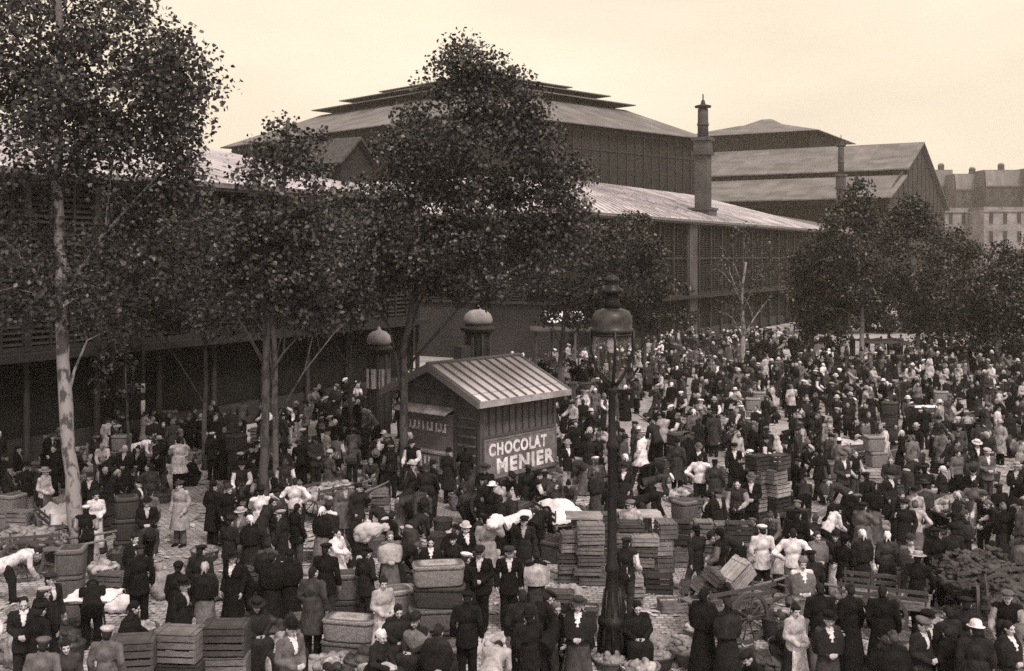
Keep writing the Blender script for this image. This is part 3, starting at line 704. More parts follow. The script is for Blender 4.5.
# 3. the far hall, its gable to the street
fh=frn('market_hall'); tag(fh,'far market hall with tall pointed gable and two-tier grey roof','market hall','market halls with zinc roofs')
s0,s1,sm=149,203,176; ze,za=16.6,26.6
w=MB(); w.box2((s0+.5,.3,0),(s1-.5,55,ze-.3)); w.build('wall',MATS['louvre'],fh)
w=MB(); w.prism([(s0,0,0),(s1,0,0),(s1,0,ze),(sm,0,za),(s0,0,ze)],(0,.28,0)); w.build('gable',MATS['brick_dark'],fh)
r=MB()
for k in range(12):
    x=s0+4+k*4.1; r.box2((x-.12,-.12,0),(x+.12,-.003,ze+ (za-ze)*(1-abs(x-sm)/27)-.6))
for z in(5,9.5,14): r.box2((s0,-.16,z-.2),(s1,-.124,z+.2))
r.build('iron_rail',MATS['iron_column'],fh)
def fz(s): return ze+(za-ze)*(1-abs(s-sm)/27.0)
r=MB(); a=s0+11.5
slope(r,(s0-1.2,-.8,ze-.2),(s0-1.2,56,ze-.2),(a,56,fz(a)-.35),(a,-.8,fz(a)-.35),.2); slope(r,(a+1.0,-.8,fz(a)+.75),(a+1.0,56,fz(a)+.75),(sm,56,za+.55),(sm,-.8,za+.55),.2)
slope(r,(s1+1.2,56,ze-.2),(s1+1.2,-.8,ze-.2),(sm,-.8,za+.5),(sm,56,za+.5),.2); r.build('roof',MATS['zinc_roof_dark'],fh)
r=MB(); r.box2((a+1.3,-.5,fz(a)-.4),(a+1.5,56,fz(a)+.6)); r.box2((s0-.9,-.5,ze-1.3),(s0-.6,55,ze-.3)); r.build('vent_band',MATS['dark_inside'],fh)
louvre_box(fh,180,206,20,44,ze,30.5); r=MB(); hip(r,178,208,18,46,30.6,187,199,28,36,33.2); hip(r,187.5,198.5,28.5,35.5,33.2,192,194,31,33,34.8); r.build('lantern_roof',MATS['zinc_roof_dark'],fh)

def chimney(s,t,z0,w,z1,label):
    rt=empty('chimney_stack',fw(s,t,z0),FA); tag(rt,label,'chimney','brick chimney stacks of the market halls')
    h=z1-z0; k=MB(); k.box((0,0,.0),(w*1.75,w*1.6,1.4)); k.box((0,0,h*.36),(w,w,h*.58)); k.build('stack',MATS['brick_chimney'],rt)
    for z_,a_,e_ in((.75,1.95,.22),(h*.54,1.4,.26),(h*.665,1.4,.3)):
        c=MB(); c.box((0,0,z_),(w*a_,w*min(a_,1.8),e_)); c.build('cornice',MATS['brick_chimney'],rt)
    c=MB(); c.box((0,0,h*.60),(w*1.12,w*1.12,h*.095)); c.build('neck',MATS['brick_chimney'],rt)
    p=MB(); p.lathe([(w*.42,h*.68),(w*.40,h*.92),(w*.36,h*.925)],seg=12); p.lathe([(w*.46,h*.78),(w*.46,h*.80)],seg=12); p.build('flue',MATS['brick_chimney'],rt)
    q=MB(); q.lathe([(w*.40,h*.935),(w*.62,h*.935),(w*.64,h*.95),(w*.2,h*.962),(w*.14,h*.99),(w*.1,h*1.0)],seg=14); q.lathe([(w*.05,h),(w*.05,h*1.05)],seg=6)
    for a in range(4): q.box((w*.3*math.cos(a*math.pi/2+.78),w*.3*math.sin(a*math.pi/2+.78),h*.93),(.06,.06,h*.03))
    q.build('cowl',MATS['iron_dark'],rt)
# positions: solve where the roof plane stands under the two stacks
s=on_line(703,2.2); d=fw(s,2.2).y; chimney(s,2.2,11.2,17.5*d/F/1.35,HC+(HY-100)*d/F,'tall square brick chimney stack rising from the middle hall roof')
s=on_line(841,3.0); d=fw(s,3).y; chimney(s,3.0,9,10*d/F/1.35,HC+(HY-140)*d/F,'smaller square chimney stack in front of the far hall roof')
# link block under the second chimney
lk=frn('market_hall'); tag(lk,'low dark hall between the middle hall and the gabled hall','market hall','market halls with zinc roofs')
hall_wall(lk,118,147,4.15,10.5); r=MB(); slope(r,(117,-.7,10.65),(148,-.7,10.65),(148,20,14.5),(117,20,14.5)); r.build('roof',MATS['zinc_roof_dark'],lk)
w=MB(); w.box2((118,.6,0),(147,20,10.3)); w.build('side_wall',MATS['louvre'],lk)

# ------------------------------------------------------------------ houses beyond
def house(px0,px1,d,ytop,m,label,storeys,roofh=.16,pale=False,dep=14):
    x0=(px0-512)/F*d; x1=(px1-512)/F*d; h=HC+(HY-ytop)*d/F; W=x1-x0
    rt=empty('town_house',((x0+x1)/2,d,0)); tag(rt,label,'house','houses closing the view on the right')
    hw=h*(1-roofh); b=MB(); b.box2((-W/2,0,0),(W/2,dep,hw)); b.build('wall',MATS[m],rt)
    r=MB(); i=roofh*h*.35
    r.prism([(-W/2,0,hw+.003),(W/2,0,hw+.003),(W/2-i*.2,i,h-.6),(-W/2+i*.2,i,h-.6)],(0,.2,0)); r.box2((-W/2+.2,i+.21,hw+.003),(W/2-.2,dep,h-.4)); ro=r.build('roof',MATS['zinc_roof_dark'],rt)
    for k in range(max(1,int(W/7))):
        c=MB(); cx=-W/2+W*(k+.5+.2*math.sin(k*3+px0))/max(1,int(W/7)); ch=.5+.9*((k*7+int(px0))%3)/2
        c.box2((cx-.9,i+1,h-.5),(cx+.9,i+1.9,h+ch)); 
        for q in range(4): c.lathe([(.14,0),(.11,.5)],(cx-.6+q*.4,i+1.45,h+ch),6)
        c.build('chimney',MATS['plaster_house_dark'],ro)
    n=max(2,int(W/3.2)); fh_=hw/storeys
    for st in range(storeys):
        for k in range(n):
            cx=-W/2+W*(k+.5)/n; z=st*fh_+fh_*.25
            f=MB(); f.box2((cx-.75,-.10,z-.1),(cx+.75,-.003,z)); f.box2((cx-.75,-.06,z),(cx-.55,-.003,z+fh_*.6)); f.box2((cx+.55,-.06,z),(cx+.75,-.003,z+fh_*.6)); f.box2((cx-.78,-.10,z+fh_*.6),(cx+.78,-.003,z+fh_*.6+.18)); wf=f.build('window',MATS[m],rt)
            g=MB(); g.box2((cx-.548,-.03,z+.003),(cx+.548,-.004,z+fh_*.6-.003)); g.build('pane',MATS['window_dark'],wf)
    co_=MB(); co_.box2((-W/2-.1,-.4,hw-.5),(W/2+.1,-.003,hw-.1)); co_.build('cornice',MATS[m],rt)
house(926,956,360,168,'plaster_house_dark','dark far house just right of the pointed gable',7)
house(956.2,986,352,172,'plaster_house','grey far house with low chimneys beside the picture edge',7)
house(986.2,1030,345,168,'plaster_house_dark','far dark house with tall chimney blocks at the right edge',7)
house(1030.5,1075,340,166,'plaster_house','far grey house beyond the right edge',7)
house(984,1040,285,205,'plaster_pale','pale house front with dark windows, low beyond the right-hand trees',4,.06,dep=10)
house(944,983,295,206,'plaster_pale','small pale house glimpsed between the right-hand tree crowns',4,.06,dep=10)
house(1041,1120,285,190,'plaster_pale','long pale house beyond the right edge',5,.06,dep=10)

# ------------------------------------------------------------------ trees
def leaves(name,centres,rad,n,size,m,parent,seed):
    g=np.random.default_rng(seed); C=np.array(centres); rad=np.array(rad)
    wts=rad**2.2; idx=g.choice(len(C),n,p=wts/wts.sum())
    u=g.normal(size=(n,3)); u/=np.linalg.norm(u,axis=1)[:,None]; rr=g.random(n)**.55
    P=C[idx]+u*(rr*rad[idx])[:,None]*np.array([1.1,1.1,.8])
    nr=g.normal(size=(n,3))+np.array([0,0,.7])+u*.5; nr/=np.linalg.norm(nr,axis=1)[:,None]
    ax=g.normal(size=(n,3)); ax-=nr*(ax*nr).sum(1)[:,None]; ax/=np.linalg.norm(ax,axis=1)[:,None]; bx=np.cross(nr,ax)
    s=(size*(.65+.7*g.random(n)))[:,None]
    Q=np.stack([P-ax*s*.5, P-ax*s*.12+bx*s*.46+nr*s*.08, P+ax*s*.22+bx*s*.3+nr*s*.05, P+ax*s*.55-nr*s*.1, P+ax*s*.22-bx*s*.3+nr*s*.05, P-ax*s*.12-bx*s*.46+nr*s*.08],1).reshape(-1,3)
    me=bpy.data.meshes.new(name); me.vertices.add(len(Q)); me.vertices.foreach_set('co',Q.astype(np.float32).ravel())
    base=np.arange(n)[:,None]*6; quads=np.concatenate([base+np.array([0,1,2,3]),base+np.array([0,3,4,5])],1).reshape(-1)
    me.loops.add(len(quads)); me.loops.foreach_set('vertex_index',quads.astype(np.int32))
    me.polygons.add(n*2); me.polygons.foreach_set('loop_start',np.arange(0,n*8,4,dtype=np.int32)); me.polygons.foreach_set('loop_total',np.full(n*2,4,dtype=np.int32))
    me.update(calc_edges=True); me.validate(); me.materials.append(MATS[m]); return link(name,me,parent)
def tree(base,trunk,r0,r1,blobs,n,leaf,bark,lm,label,seed,limbs=True,clump=.75,name='plane_tree'):
    """base (x,y); trunk: points relative to base; blobs: ((x,y,z),(rx,ry,rz),share) crown volumes relative to base"""
    rs=random.Random(seed); rt=empty(name,(base[0],base[1],0)); tag(rt,label,'tree','trees in front of the market halls')
    tb=MB(); pts=[Vector(p) for p in trunk]; k=len(pts)
    fine=[];rad=[]
    for i in range(k-1):
        for j in range(4):
            f=j/4; p=pts[i].lerp(pts[i+1],f); q=(i+f)/(k-1); fine.append(p+Vector((rs.uniform(-.03,.03),rs.uniform(-.03,.03),0))); rad.append((r0+(r1-r0)*q)*rs.uniform(.94,1.06)*(1.25 if i+f<.12 else 1))
    fine.append(pts[-1]); rad.append(r1); tb.tube(fine,rad,12)
    cs=[];rr=[]
    for (c,rd,cnt) in blobs:
        for _ in range(int(cnt*1.5)):
            while True:
                v=Vector((rs.uniform(-1,1),rs.uniform(-1,1),rs.uniform(-1,1)))
                if .15<v.length<1: break
            v=v*(v.length**-.45)
            if v.length>1: v.normalize()
            p=Vector((c[0]+v.x*rd[0],c[1]+v.y*rd[1],c[2]+v.z*rd[2])); cs.append(tuple(p)); rr.append(clump*rs.uniform(.5,1.15)*min(1,max(rd[0],.7)/1.2))
    if limbs:
        P=[Vector(q) for q in cs]; web=[(q,max(.02,r_*.5)) for q,r_ in zip(fine,rad) if q.z>pts[1].z]
        order=[]; pool=P[:]
        for _ in range(min(9,len(P))):
            b_=max(pool,key=lambda q:min([(q-o_).length for o_ in order]+[(q-web[-1][0]).length])); order.append(b_); pool.remove(b_)
        for p in order+pool:
            main=p in order
            tz=p.z-(.9+.75*Vector((p.x-fine[-1].x,p.y-fine[-1].y)).length) if main else p.z-.5
            b_,w_=min(web,key=lambda q:(q[0]-p).length+(1.2*max(0,q[0].z-tz)))
            if not main and (b_-p).length<.35: continue
            up=Vector((0,0,.22*(p-b_).length)); sd_=Vector((rs.uniform(-.2,.2),rs.uniform(-.2,.2),0))*(p-b_).length*.6
            q1=b_.lerp(p,.3)+up*.6+sd_*.6; q2=b_.lerp(p,.65)+up*.7+sd_
            w0=min(w_*.85,.016*(p-b_).length+.012) if main else min(w_*.7,.022); L_=[b_,q1,q2,p]; ws=[w0,w0*.75,w0*.5,.007]
            tb.tube(L_,ws,6)
            for a_,e_,wa,wb in zip(L_,L_[1:],ws,ws[1:]): web+= [(a_.lerp(e_,.5),(wa+wb)/2),(e_,wb)]
    tb.build('trunk',MATS[bark],rt); leaves('crown',cs,rr,n,leaf,lm,rt,seed); return rt
def tpos(px,by): return gd(px,by)
# the big plane tree at the left edge
x,y=tpos(80,562); q=y/F
def rel(px,py,d,base): return ((px-512)/F*d-base[0], 0, HC-(py-HY)*d/F)
def relpts(L,base,d): return [rel(px,py,d,base) for px,py in L]
def crown(px,py,rx,ry,d,base,share,dy=0,deep=1.0):
    c=rel(px,py,d,base); k=d/F; return ((c[0],dy,c[2]),(rx*k,rx*k*deep,ry*k),share)
B=(x,y); t=relpts([(80,566),(76,520),(68,430),(61,340),(60,260),(57,180),(62,90),(58,0)],B,y); t[0]=(t[0][0],0,-.05)
tree(B, t, .205, .08, [crown(70, 70, 110, 95, y, B, 44), crown(175, 90, 45, 55, y, B, 18, -.4), crown(140, 165, 65, 50, y, B, 22, .3), crown(20, 150, 80, 70, y, B, 24, -.3), crown(60, 270, 90, 55, y, B, 16, .6), crown(-50, 90, 70, 100, y, B, 14), crown(30, -30, 110, 50, y, B, 16), crown(90, 300, 80, 30, y, B, 14, .9), crown(0, 270, 60, 50, y, B, 12, -.3), crown(150, 235, 55, 50, y, B, 14, .4),crown(90,80,55,45,y,B,16,-.2),crown(45,60,50,50,y,B,12,.2)], 39000, .108, 'bark_pale', 'plane_leaf', 'big plane tree with leaning pale spotted trunk at the left edge', 11)
# slim pair behind it
x,y=tpos(265,536); B=(x,y); t=relpts([(265,540),(264,470),(266,400),(267,330),(270,260),(285,180),(288,120)],B,y); t[0]=(t[0][0],0,-.05)
tree(B, t, .145, .05, [crown(285, 200, 50, 55, y, B, 20), crown(300, 290, 45, 45, y, B, 12, .3), crown(235, 265, 45, 40, y, B, 12, -.2), crown(312, 150, 20, 24, y, B, 3), crown(283, 130, 18, 18, y, B, 3), crown(285, 250, 60, 55, y, B, 14)], 11500, .115, 'bark_dark', 'plane_leaf', 'slender dark-trunked plane tree second from the left', 12)
x,y=tpos(277,508); B=(x,y); t=relpts([(277,512),(276,440),(274,360),(272,290),(262,220)],B,y); t[0]=(t[0][0],0,-.05)
tree(B, t, .10, .05, [crown(330, 255, 55, 60, y, B, 22), crown(255, 310, 55, 30, y, B, 12, .5), crown(325, 310, 40, 25, y, B, 8)], 7500, .125, 'bark_grey', 'plane_leaf', 'thin pale trunk tree close behind the dark slender plane', 13)
# the big crown in the middle
x,y=tpos(403,490); B=(x,y); t=relpts([(403,494),(404,430),(404,350),(412,300),(440,230),(465,150),(472,80)],B,y); t[0]=(t[0][0],0,-.05)
tree(B,t,.15,.05,[crown(480,68,36,26,y,B,14),crown(482,105,58,34,y,B,22),crown(470,150,85,50,y,B,40),crown(535,170,50,42,y,B,16),crown(405,175,42,45,y,B,14),
    crown(500,210,88,52,y,B,40,.3),crown(415,230,68,60,y,B,28,-.2),crown(480,258,98,38,y,B,32,.2),crown(385,265,42,48,y,B,12),crown(550,225,42,45,y,B,14),crown(440,275,60,20,y,B,8)],44000,.12,'bark_dark', 'plane_leaf', 'tallest middle plane tree, its broad crown above the kiosk', 14)
# behind
x,y=tpos(128,482); B=(x,y); t=relpts([(128,486),(128,430),(126,380),(124,335)],B,y); t[0]=(t[0][0],0,-.05)
tree(B,t,.055,.02,[crown(118,380,22,38,y,B,12),crown(125,345,16,18,y,B,5)],650,.13,'bark_dark','plane_leaf','small sapling in leaf before the left hall',15,clump=.5)
x,y=tpos(205,470); B=(x,y); t=relpts([(205,472),(204,420),(206,360),(202,300)],B,y); t[0]=(t[0][0],0,-.05)
tree(B, t, .1, .05, [crown(190, 250, 70, 60, y, B, 28), crown(215, 300, 55, 38, y, B, 14), crown(140, 300, 50, 35, y, B, 10)], 11000, .14, 'bark_dark', 'plane_leaf', 'dark plane tree standing against the left hall louvres', 16)
x,y=tpos(345,452); B=(x,y); t=relpts([(352,455),(350,400),(350,340),(355,280)],B,y); t[0]=(t[0][0],0,-.05)
tree(B, t, .1, .05, [crown(350, 275, 50, 55, y, B, 24), crown(365, 225, 35, 35, y, B, 10)], 8000, .14, 'bark_dark', 'plane_leaf', 'dark plane tree left of the two domed columns', 17)
x,y=tpos(560,412); B=(x,y); t=relpts([(560,414),(560,360),(565,310),(575,260)],B,y); t[0]=(t[0][0],0,-.05)
tree(B, t, .14, .06, [crown(575, 270, 55, 48, y, B, 26), crown(620, 250, 36, 36, y, B, 14), crown(570, 298, 45, 30, y, B, 12)], 12000, .15, 'bark_dark', 'far_leaf', 'dark tree behind the lamp lantern, before the middle hall corner', 18)
x,y=tpos(645,386); B=(x,y); t=relpts([(645,388),(645,350),(640,300),(635,260)],B,y); t[0]=(t[0][0],0,-.05)
tree(B, t, .14, .06, [crown(640, 262, 40, 46, y, B, 22), crown(660, 295, 36, 34, y, B, 10)], 8500, .17, 'bark_dark', 'far_leaf', 'dark tree right of the lamp lantern against the middle hall', 19)
x,y=tpos(743,374); B=(x,y); t=relpts([(743,376),(743,345),(743,318),(742,295),(746,262)],B,y); t[0]=(t[0][0],0,-.05)
rt=tree(B, t, .19, .06, [crown(745, 262, 36, 30, y, B, 12), crown(725, 300, 28, 16, y, B, 5), crown(768, 285, 26, 22, y, B, 5)], 800, .18, 'bark_pale', 'far_leaf', 'thin pale forked tree in front of the middle hall wall', 20, clump=.9)
far=[(862,370,(852,248,34,58),(856,198,14,24),'bark_grey','first of the right-hand trees, its crown before the far hall',2),(918,366,(905,262,36,52),(912,216,16,22),'bark_grey','broad right-hand tree standing in front of the pointed gable',2),
     (812,366,(822,278,30,42),(815,305,28,28),'bark_dark','low dark tree at the end of the middle hall roof',1),(950,360,(950,282,36,44),(958,246,16,18),'bark_dark','dark right-hand tree crown below the far houses',1),
     (997,374,(990,300,32,36),(1000,266,14,26),'bark_pale','slim pale-trunked tree nearest the right edge',2),(1032,372,(1040,285,36,50),(1030,260,16,22),'bark_dark','tree standing just beyond the right edge of the view',2)]
for i,(px,by,c1,c2,bk,lab,w_) in enumerate(far):
    x,y=tpos(px,by); B=(x,y); mx=c1[0]; t=relpts([(px,by+2),(px,by-35),(px,by-70),((px+mx)/2,c1[1]),(mx,c1[1]-c1[3]*.6)],B,y); t[0]=(t[0][0],0,-.05)
    tree(B, t, .17, .06, [crown(*c1, y, B, 34), crown(*c2, y, B, 12), crown(c1[0], c1[1]+45, c1[2]*1.1, 32, y, B, 14, .5)], 10500, .185, bk, 'far_leaf', lab, 30+i, clump=1.0)
for i,(px,by,c1,lab) in enumerate(((835,334,(835,300,34,34),'low dark tree farther back beside the link hall'),(884,332,(884,305,36,32),'farther dark tree between the two tallest right-hand trees'),(934,331,(934,305,36,32),'farther dark tree behind the broad right-hand tree'),(978,331,(976,308,34,30),'farther dark tree behind the slim pale trunk'),(1020,331,(1020,305,34,34),'farther dark tree at the right edge'))):
    x,y=tpos(px,by); B=(x,y); t=relpts([(px,by+1),(px,by-18),(px,c1[1]-10)],B,y); t[0]=(t[0][0],0,-.05)
    tree(B,t,.18,.08,[crown(*c1,y,B,26),crown(px,by-12,30,12,y,B,10)],6000,.25,'bark_dark','far_leaf',lab,60+i,clump=.9)
# brick pier where the middle hall turns
ps=on_line(690,0); w=MB(); w.box2((ps-.9,-.35,0),(ps+.9,.2,10.2)); w.box2((ps-1.1,-.45,10.2),(ps+1.1,.2,10.4)); w.build('corner_pier',MATS['brick_chimney'],rh)
# white-banded post before the left hall
x,y=tpos(143,452); rt=empty('banded_post',(x,y,0)); tag(rt,'thin dark post painted with white bands before the left hall','post')
p=MB(); p.lathe([(.09,0),(.07,.3),(.06,3.4),(.05,5.2)],seg=10); p.build('pole',MATS['iron_dark'],rt)
for z0,z1 in((.75,1.25),(1.45,2.0),(2.3,2.65)):
    p=MB(); p.lathe([(.085,z0),(.08,z1)],seg=10); p.build('band',MATS['sign_white'],rt)
p=MB(); p.box((-.16,-.0,2.5),(.3,.05,.12)); p.build('arm',MATS['sign_white'],rt)

# ------------------------------------------------------------------ the kiosk
KU=math.atan2(.743,.669); KO=Vector((-1.03,35.5,0))
kr=empty('chocolate_kiosk',KO,KU); tag(kr,'small gabled wooden kiosk with ribbed pale roof and chocolate advertisement','kiosk')
# local x along the sign wall (0..3.84), local y along the gable (0..3.84)
LX,LY,ZE,ZR=3.84,3.84,3.05,3.9
w=MB(); w.box2((.06,.06,.3),(LX-.06,LY-.06,ZE)); w.box2((.0,.0,0),(LX,LY,.32)); w.prism([(.06,.06,ZE),(.06,LY-.06,ZE),(.06,LY/2,ZR-.05)],(LX-.12,0,0)); w.build('wall',MATS['wood_board'],kr)
fr=MB()
for x_,y_ in((0,0),(LX-.12,0),(0,LY-.12),(LX-.12,LY-.12)): f_=MB(); f_.box2((x_,y_,.323),(x_+.12,y_+.12,ZE-.003)); f_.build('corner_post',MATS['wood_dark'],kr)
for a_,b_ in(((-.02,1.05,.323),(.057,1.15,ZE-.103)),((.12,-.015,1.62),(LX-.12,.057,1.70)),((.12,-.015,ZE-.12),(LX-.12,.057,ZE-.003)),((-.015,.12,ZE-.1),(.057,LY-.12,ZE-.003))): f_=MB(); f_.box2(a_,b_); f_.build('rail',MATS['wood_dark'],kr)
bt=MB()
for k in range(11): bt.box2((.12+k*.33, -.006, 1.703), (.12+k*.33+.05, .056, ZE-.125))
bt.build('batten',MATS['wood_dark'],kr)
ov=.45
def kslope(sg):
    r=MB(); y0=-ov if sg>0 else LY+ov; ze=ZE-(ZR-ZE)/(LY/2)*ov*1.0
    P=[(-.5,y0,ze),(LX+.22,y0,ze),(LX+.22,LY/2,ZR),(-.5,LY/2,ZR)]
    if sg<0: P=P[::-1]
    r.prism(P,(0,0,.07)); o=r.build('roof_slope',MATS['kiosk_roof'],kr)
    q=MB(); n=10
    for k in range(n+1):
        x_=-.47+(LX+.66)*k/n; q.prism([(x_-.03,y0,ze+.072),(x_+.03,y0,ze+.072),(x_+.03,y0,ze+.125),(x_-.03,y0,ze+.125)],(0,LY/2-y0,ZR-ze))
    q.build('roof_rib',MATS['wood_mid'],o)
    e=MB(); e.box2((-.52,y0-.05*sg if sg>0 else y0,ze-.12),(LX+.24,y0-.003*sg if sg>0 else y0+.05,ze+.09)); e.build('eave_board',MATS['crate_wood_pale'],o)
    b=MB()
    for x_ in(-.56,):
        b.prism([(x_,y0,ze-.14),(x_,LY/2,ZR-.14),(x_,LY/2,ZR+.09),(x_,y0,ze+.09)],(.055,0,0))
    b.build('barge_board',MATS['wood_mid'],o)
kslope(1); kslope(-1)
q=MB(); q.tube([(-.55,LY/2,ZR+.1),(LX+.25,LY/2,ZR+.1)],.06,8); q.build('ridge_cap',MATS['wood_mid'],kr)
q=MB(); q.box2((1.2,LY/2+.1,ZR-.1),(1.65,LY/2+.5,ZR+.55)); q.build('flue',MATS['wood_dark'],kr)
# shop counter in the gable: hatch, hood, shelves and worn boards
h=MB(); h.box2((-.03,1.25,.95),(.057,LY-.2,2.3)); h.build('hatch',MATS['wood_mid'],kr)
h=MB(); h.prism([(-.5,1.15,2.32),(-.02,1.15,2.5),(-.02,1.15,2.54),(-.5,1.15,2.36)],(0,LY-1.3,0)); h.build('hood',MATS['crate_wood_pale'],kr)
h=MB(); h.box2((-.38,1.2,1.0),(-.032,LY-.25,1.06)); h.box2((-.3,1.2,.35),(-.032,LY-.25,.996)); h.build('counter',MATS['crate_wood_pale'],kr)
def strokes(y0,y1,z0,z1,n,seed,px=-.06):
    g=random.Random(seed); m=MB(); yy=y0
    for k in range(n):
        w_=(y1-y0)/n; y_=y0+k*w_
        m.box2((px,y_+w_*.1,z0+g.uniform(0,.04)),(px+.01,y_+w_*g.uniform(.35,.5),z1))
        if g.random()<.6: m.box2((px,y_+w_*.52,z0),(px+.01,y_+w_*.9,z0+(z1-z0)*g.uniform(.2,.35)))
    return m
bd=MB(); bd.box2((-.048,1.4,1.62),(-.031,3.5,2.05)); bo=bd.build('sign_board',MATS['sign_ground'],kr); strokes(1.5,3.4,1.68,1.98,9,3).build('worn_lettering',MATS['sign_white'],bo)
bd=MB(); bd.box2((-.40,1.5,.5),(-.383,3.4,.95)); bo=bd.build('counter_board',MATS['sign_ground'],kr); strokes(1.9,2.9,.55,.9,5,5,-.41).build('worn_lettering',MATS['sign_white'],bo)
bd=MB()
for k in range(6): bd.box2((-.06,.2,.75+k*.3),(-.0,.95,.79+k*.3))
bd.build('shelf',MATS['wood_mid'],kr)
# the advertisement
sg=MB(); sg.box2((.2,-.06,.36),(LX-.12,-.017,1.53)); so_=sg.build('advertisement',MATS['sign_ground'],kr)
sg=MB()
for a,b in(((.16,-.075,1.533),(LX-.08,-.012,1.6)),((.16,-.075,.28),(LX-.08,-.012,.357)),((.13,-.075,.28),(.197,-.012,1.6)),((LX-.117,-.075,.28),(LX-.05,-.012,1.6))): sg.box2(a,b)
sg.build('sign_frame',MATS['crate_wood_pale'],so_)
def lettering(txt,x0,x1,z,h,parent,y):
    cu=bpy.data.curves.new('t','FONT'); cu.body=txt; cu.extrude=.006; cu.offset=.042; cu.size=1; cu.space_character=1.2
    o=bpy.data.objects.new('t',cu); COL.objects.link(o); dg=bpy.context.evaluated_depsgraph_get(); me=bpy.data.meshes.new_from_object(o.evaluated_get(dg)); bpy.data.objects.remove(o)
    xs=[v.co.x for v in me.vertices]; ys=[v.co.y for v in me.vertices]; a,b=min(xs),max(xs); c,d=min(ys),max(ys)
    for v in me.vertices:
        v.co=Vector((x0+(v.co.x-a)/(b-a)*(x1-x0), y-.01-v.co.z, z+(v.co.y-c)/(d-c)*h))
    me.materials.clear(); me.materials.append(MATS['sign_white']); return link('lettering',me,parent)
lettering('CHOCOLAT',.34,LX-.6,1.02,.42,so_,-.061); lettering('MENIER',.72,LX-.2,.42,.5,so_,-.061)

mat('lamp_cap',.035,.4,.5,7,big=3)
# ------------------------------------------------------------------ street lamp
x,y=gd(612,668); lr=empty('street_lamp',(x,y,0)); tag(lr,'tall dark iron street lamp with round dome-topped lantern in the foreground','street lamp')
p=MB(); p.lathe([(.28,0),(.28,.25),(.24,.32),(.21,.75),(.26,.82),(.26,.92),(.17,1.0),(.15,1.35),(.125,1.5),(.105,1.75),(.13,1.8),(.13,1.86),(.088,1.95),(.08,4.0),(.11,4.05),(.11,4.12),(.072,4.2),(.064,5.0),(.10,5.06),(.10,5.14),(.075,5.2)],seg=20); p.build('post', MATS['lamp_iron'], lr)
for k in range(8):
    a=k*math.pi/4; p=MB(); p.tube([(math.cos(a)*.24,math.sin(a)*.24,.3),(math.cos(a)*.24,math.sin(a)*.24,.55),(math.cos(a)*.18,math.sin(a)*.18,1.0),(math.cos(a)*.14,math.sin(a)*.14,1.45)],[.04,.035,.025,.015],6); p.build('foot_scroll',MATS['lamp_iron'],lr)
ztop=lambda py: HC-(py-HY)*y/F
zc=ztop(331); zb=ztop(382)
for k in range(4):
    a=k*math.pi/2+.05; c,s_=math.cos(a),math.sin(a); p=MB()
    p.tube([(c*.05,s_*.05,zb-.1),(c*.16,s_*.16,zb+.04),(c*.30,s_*.30,zb+.28),(c*.395,s_*.395,zb+.62),(c*.40,s_*.40,zc+.02)],[.035,.032,.028,.026,.03],8); p.build('bracket',MATS['lamp_iron'],lr)
p=MB(); p.lathe([(.37, zc-.03), (.395, zc), (.395, zc+.04), (.365, zc+.06), (.38, zc+.16), (.365, zc+.27), (.31, zc+.37), (.17, zc+.42)], seg=28); cp=p.build('lantern_cap', MATS['lamp_cap'], lr)
p=MB(); p.lathe([(.16,zc+.40),(.13,zc+.55),(.13,zc+.68),(.20,zc+.70),(.21,zc+.76),(.14,zc+.80),(.11,zc+.9),(.15,zc+.92),(.12,zc+.98),(.03,zc+1.03)],seg=16); p.build('finial',MATS['lamp_iron'],cp)
g=bpy.data.materials.new('lamp_glass'); g.use_nodes=True; b_=g.node_tree.nodes['Principled BSDF']; b_.inputs['Transmission Weight'].default_value=.9; b_.inputs['Roughness'].default_value=.08; b_.inputs['IOR'].default_value=1.05; b_.inputs['Base Color'].default_value=(.85,.82,.8,1); b_.inputs['Alpha'].default_value=.14; MATS['lamp_glass']=g
p=MB(); p.lathe([(.05,zb+.02),(.15,zb+.12),(.27,zb+.34),(.34,zb+.62),(.36,zc-.05)],seg=20); p.build('lantern_glass',MATS['lamp_glass'],lr)
p=MB(); p.ellipsoid((0,0,zc-.22),(.10,.10,.13)); p.lathe([(.05,zc-.4),(.09,zc-.32)],seg=10); p.build('burner_globe',MATS['glass_globe'],lr)
p=MB(); p.lathe([(.33,zc-.09),(.37,zc-.09),(.37,zc-.04),(.33,zc-.04)],seg=24); p.build('lantern_ring',MATS['lamp_iron'],lr)

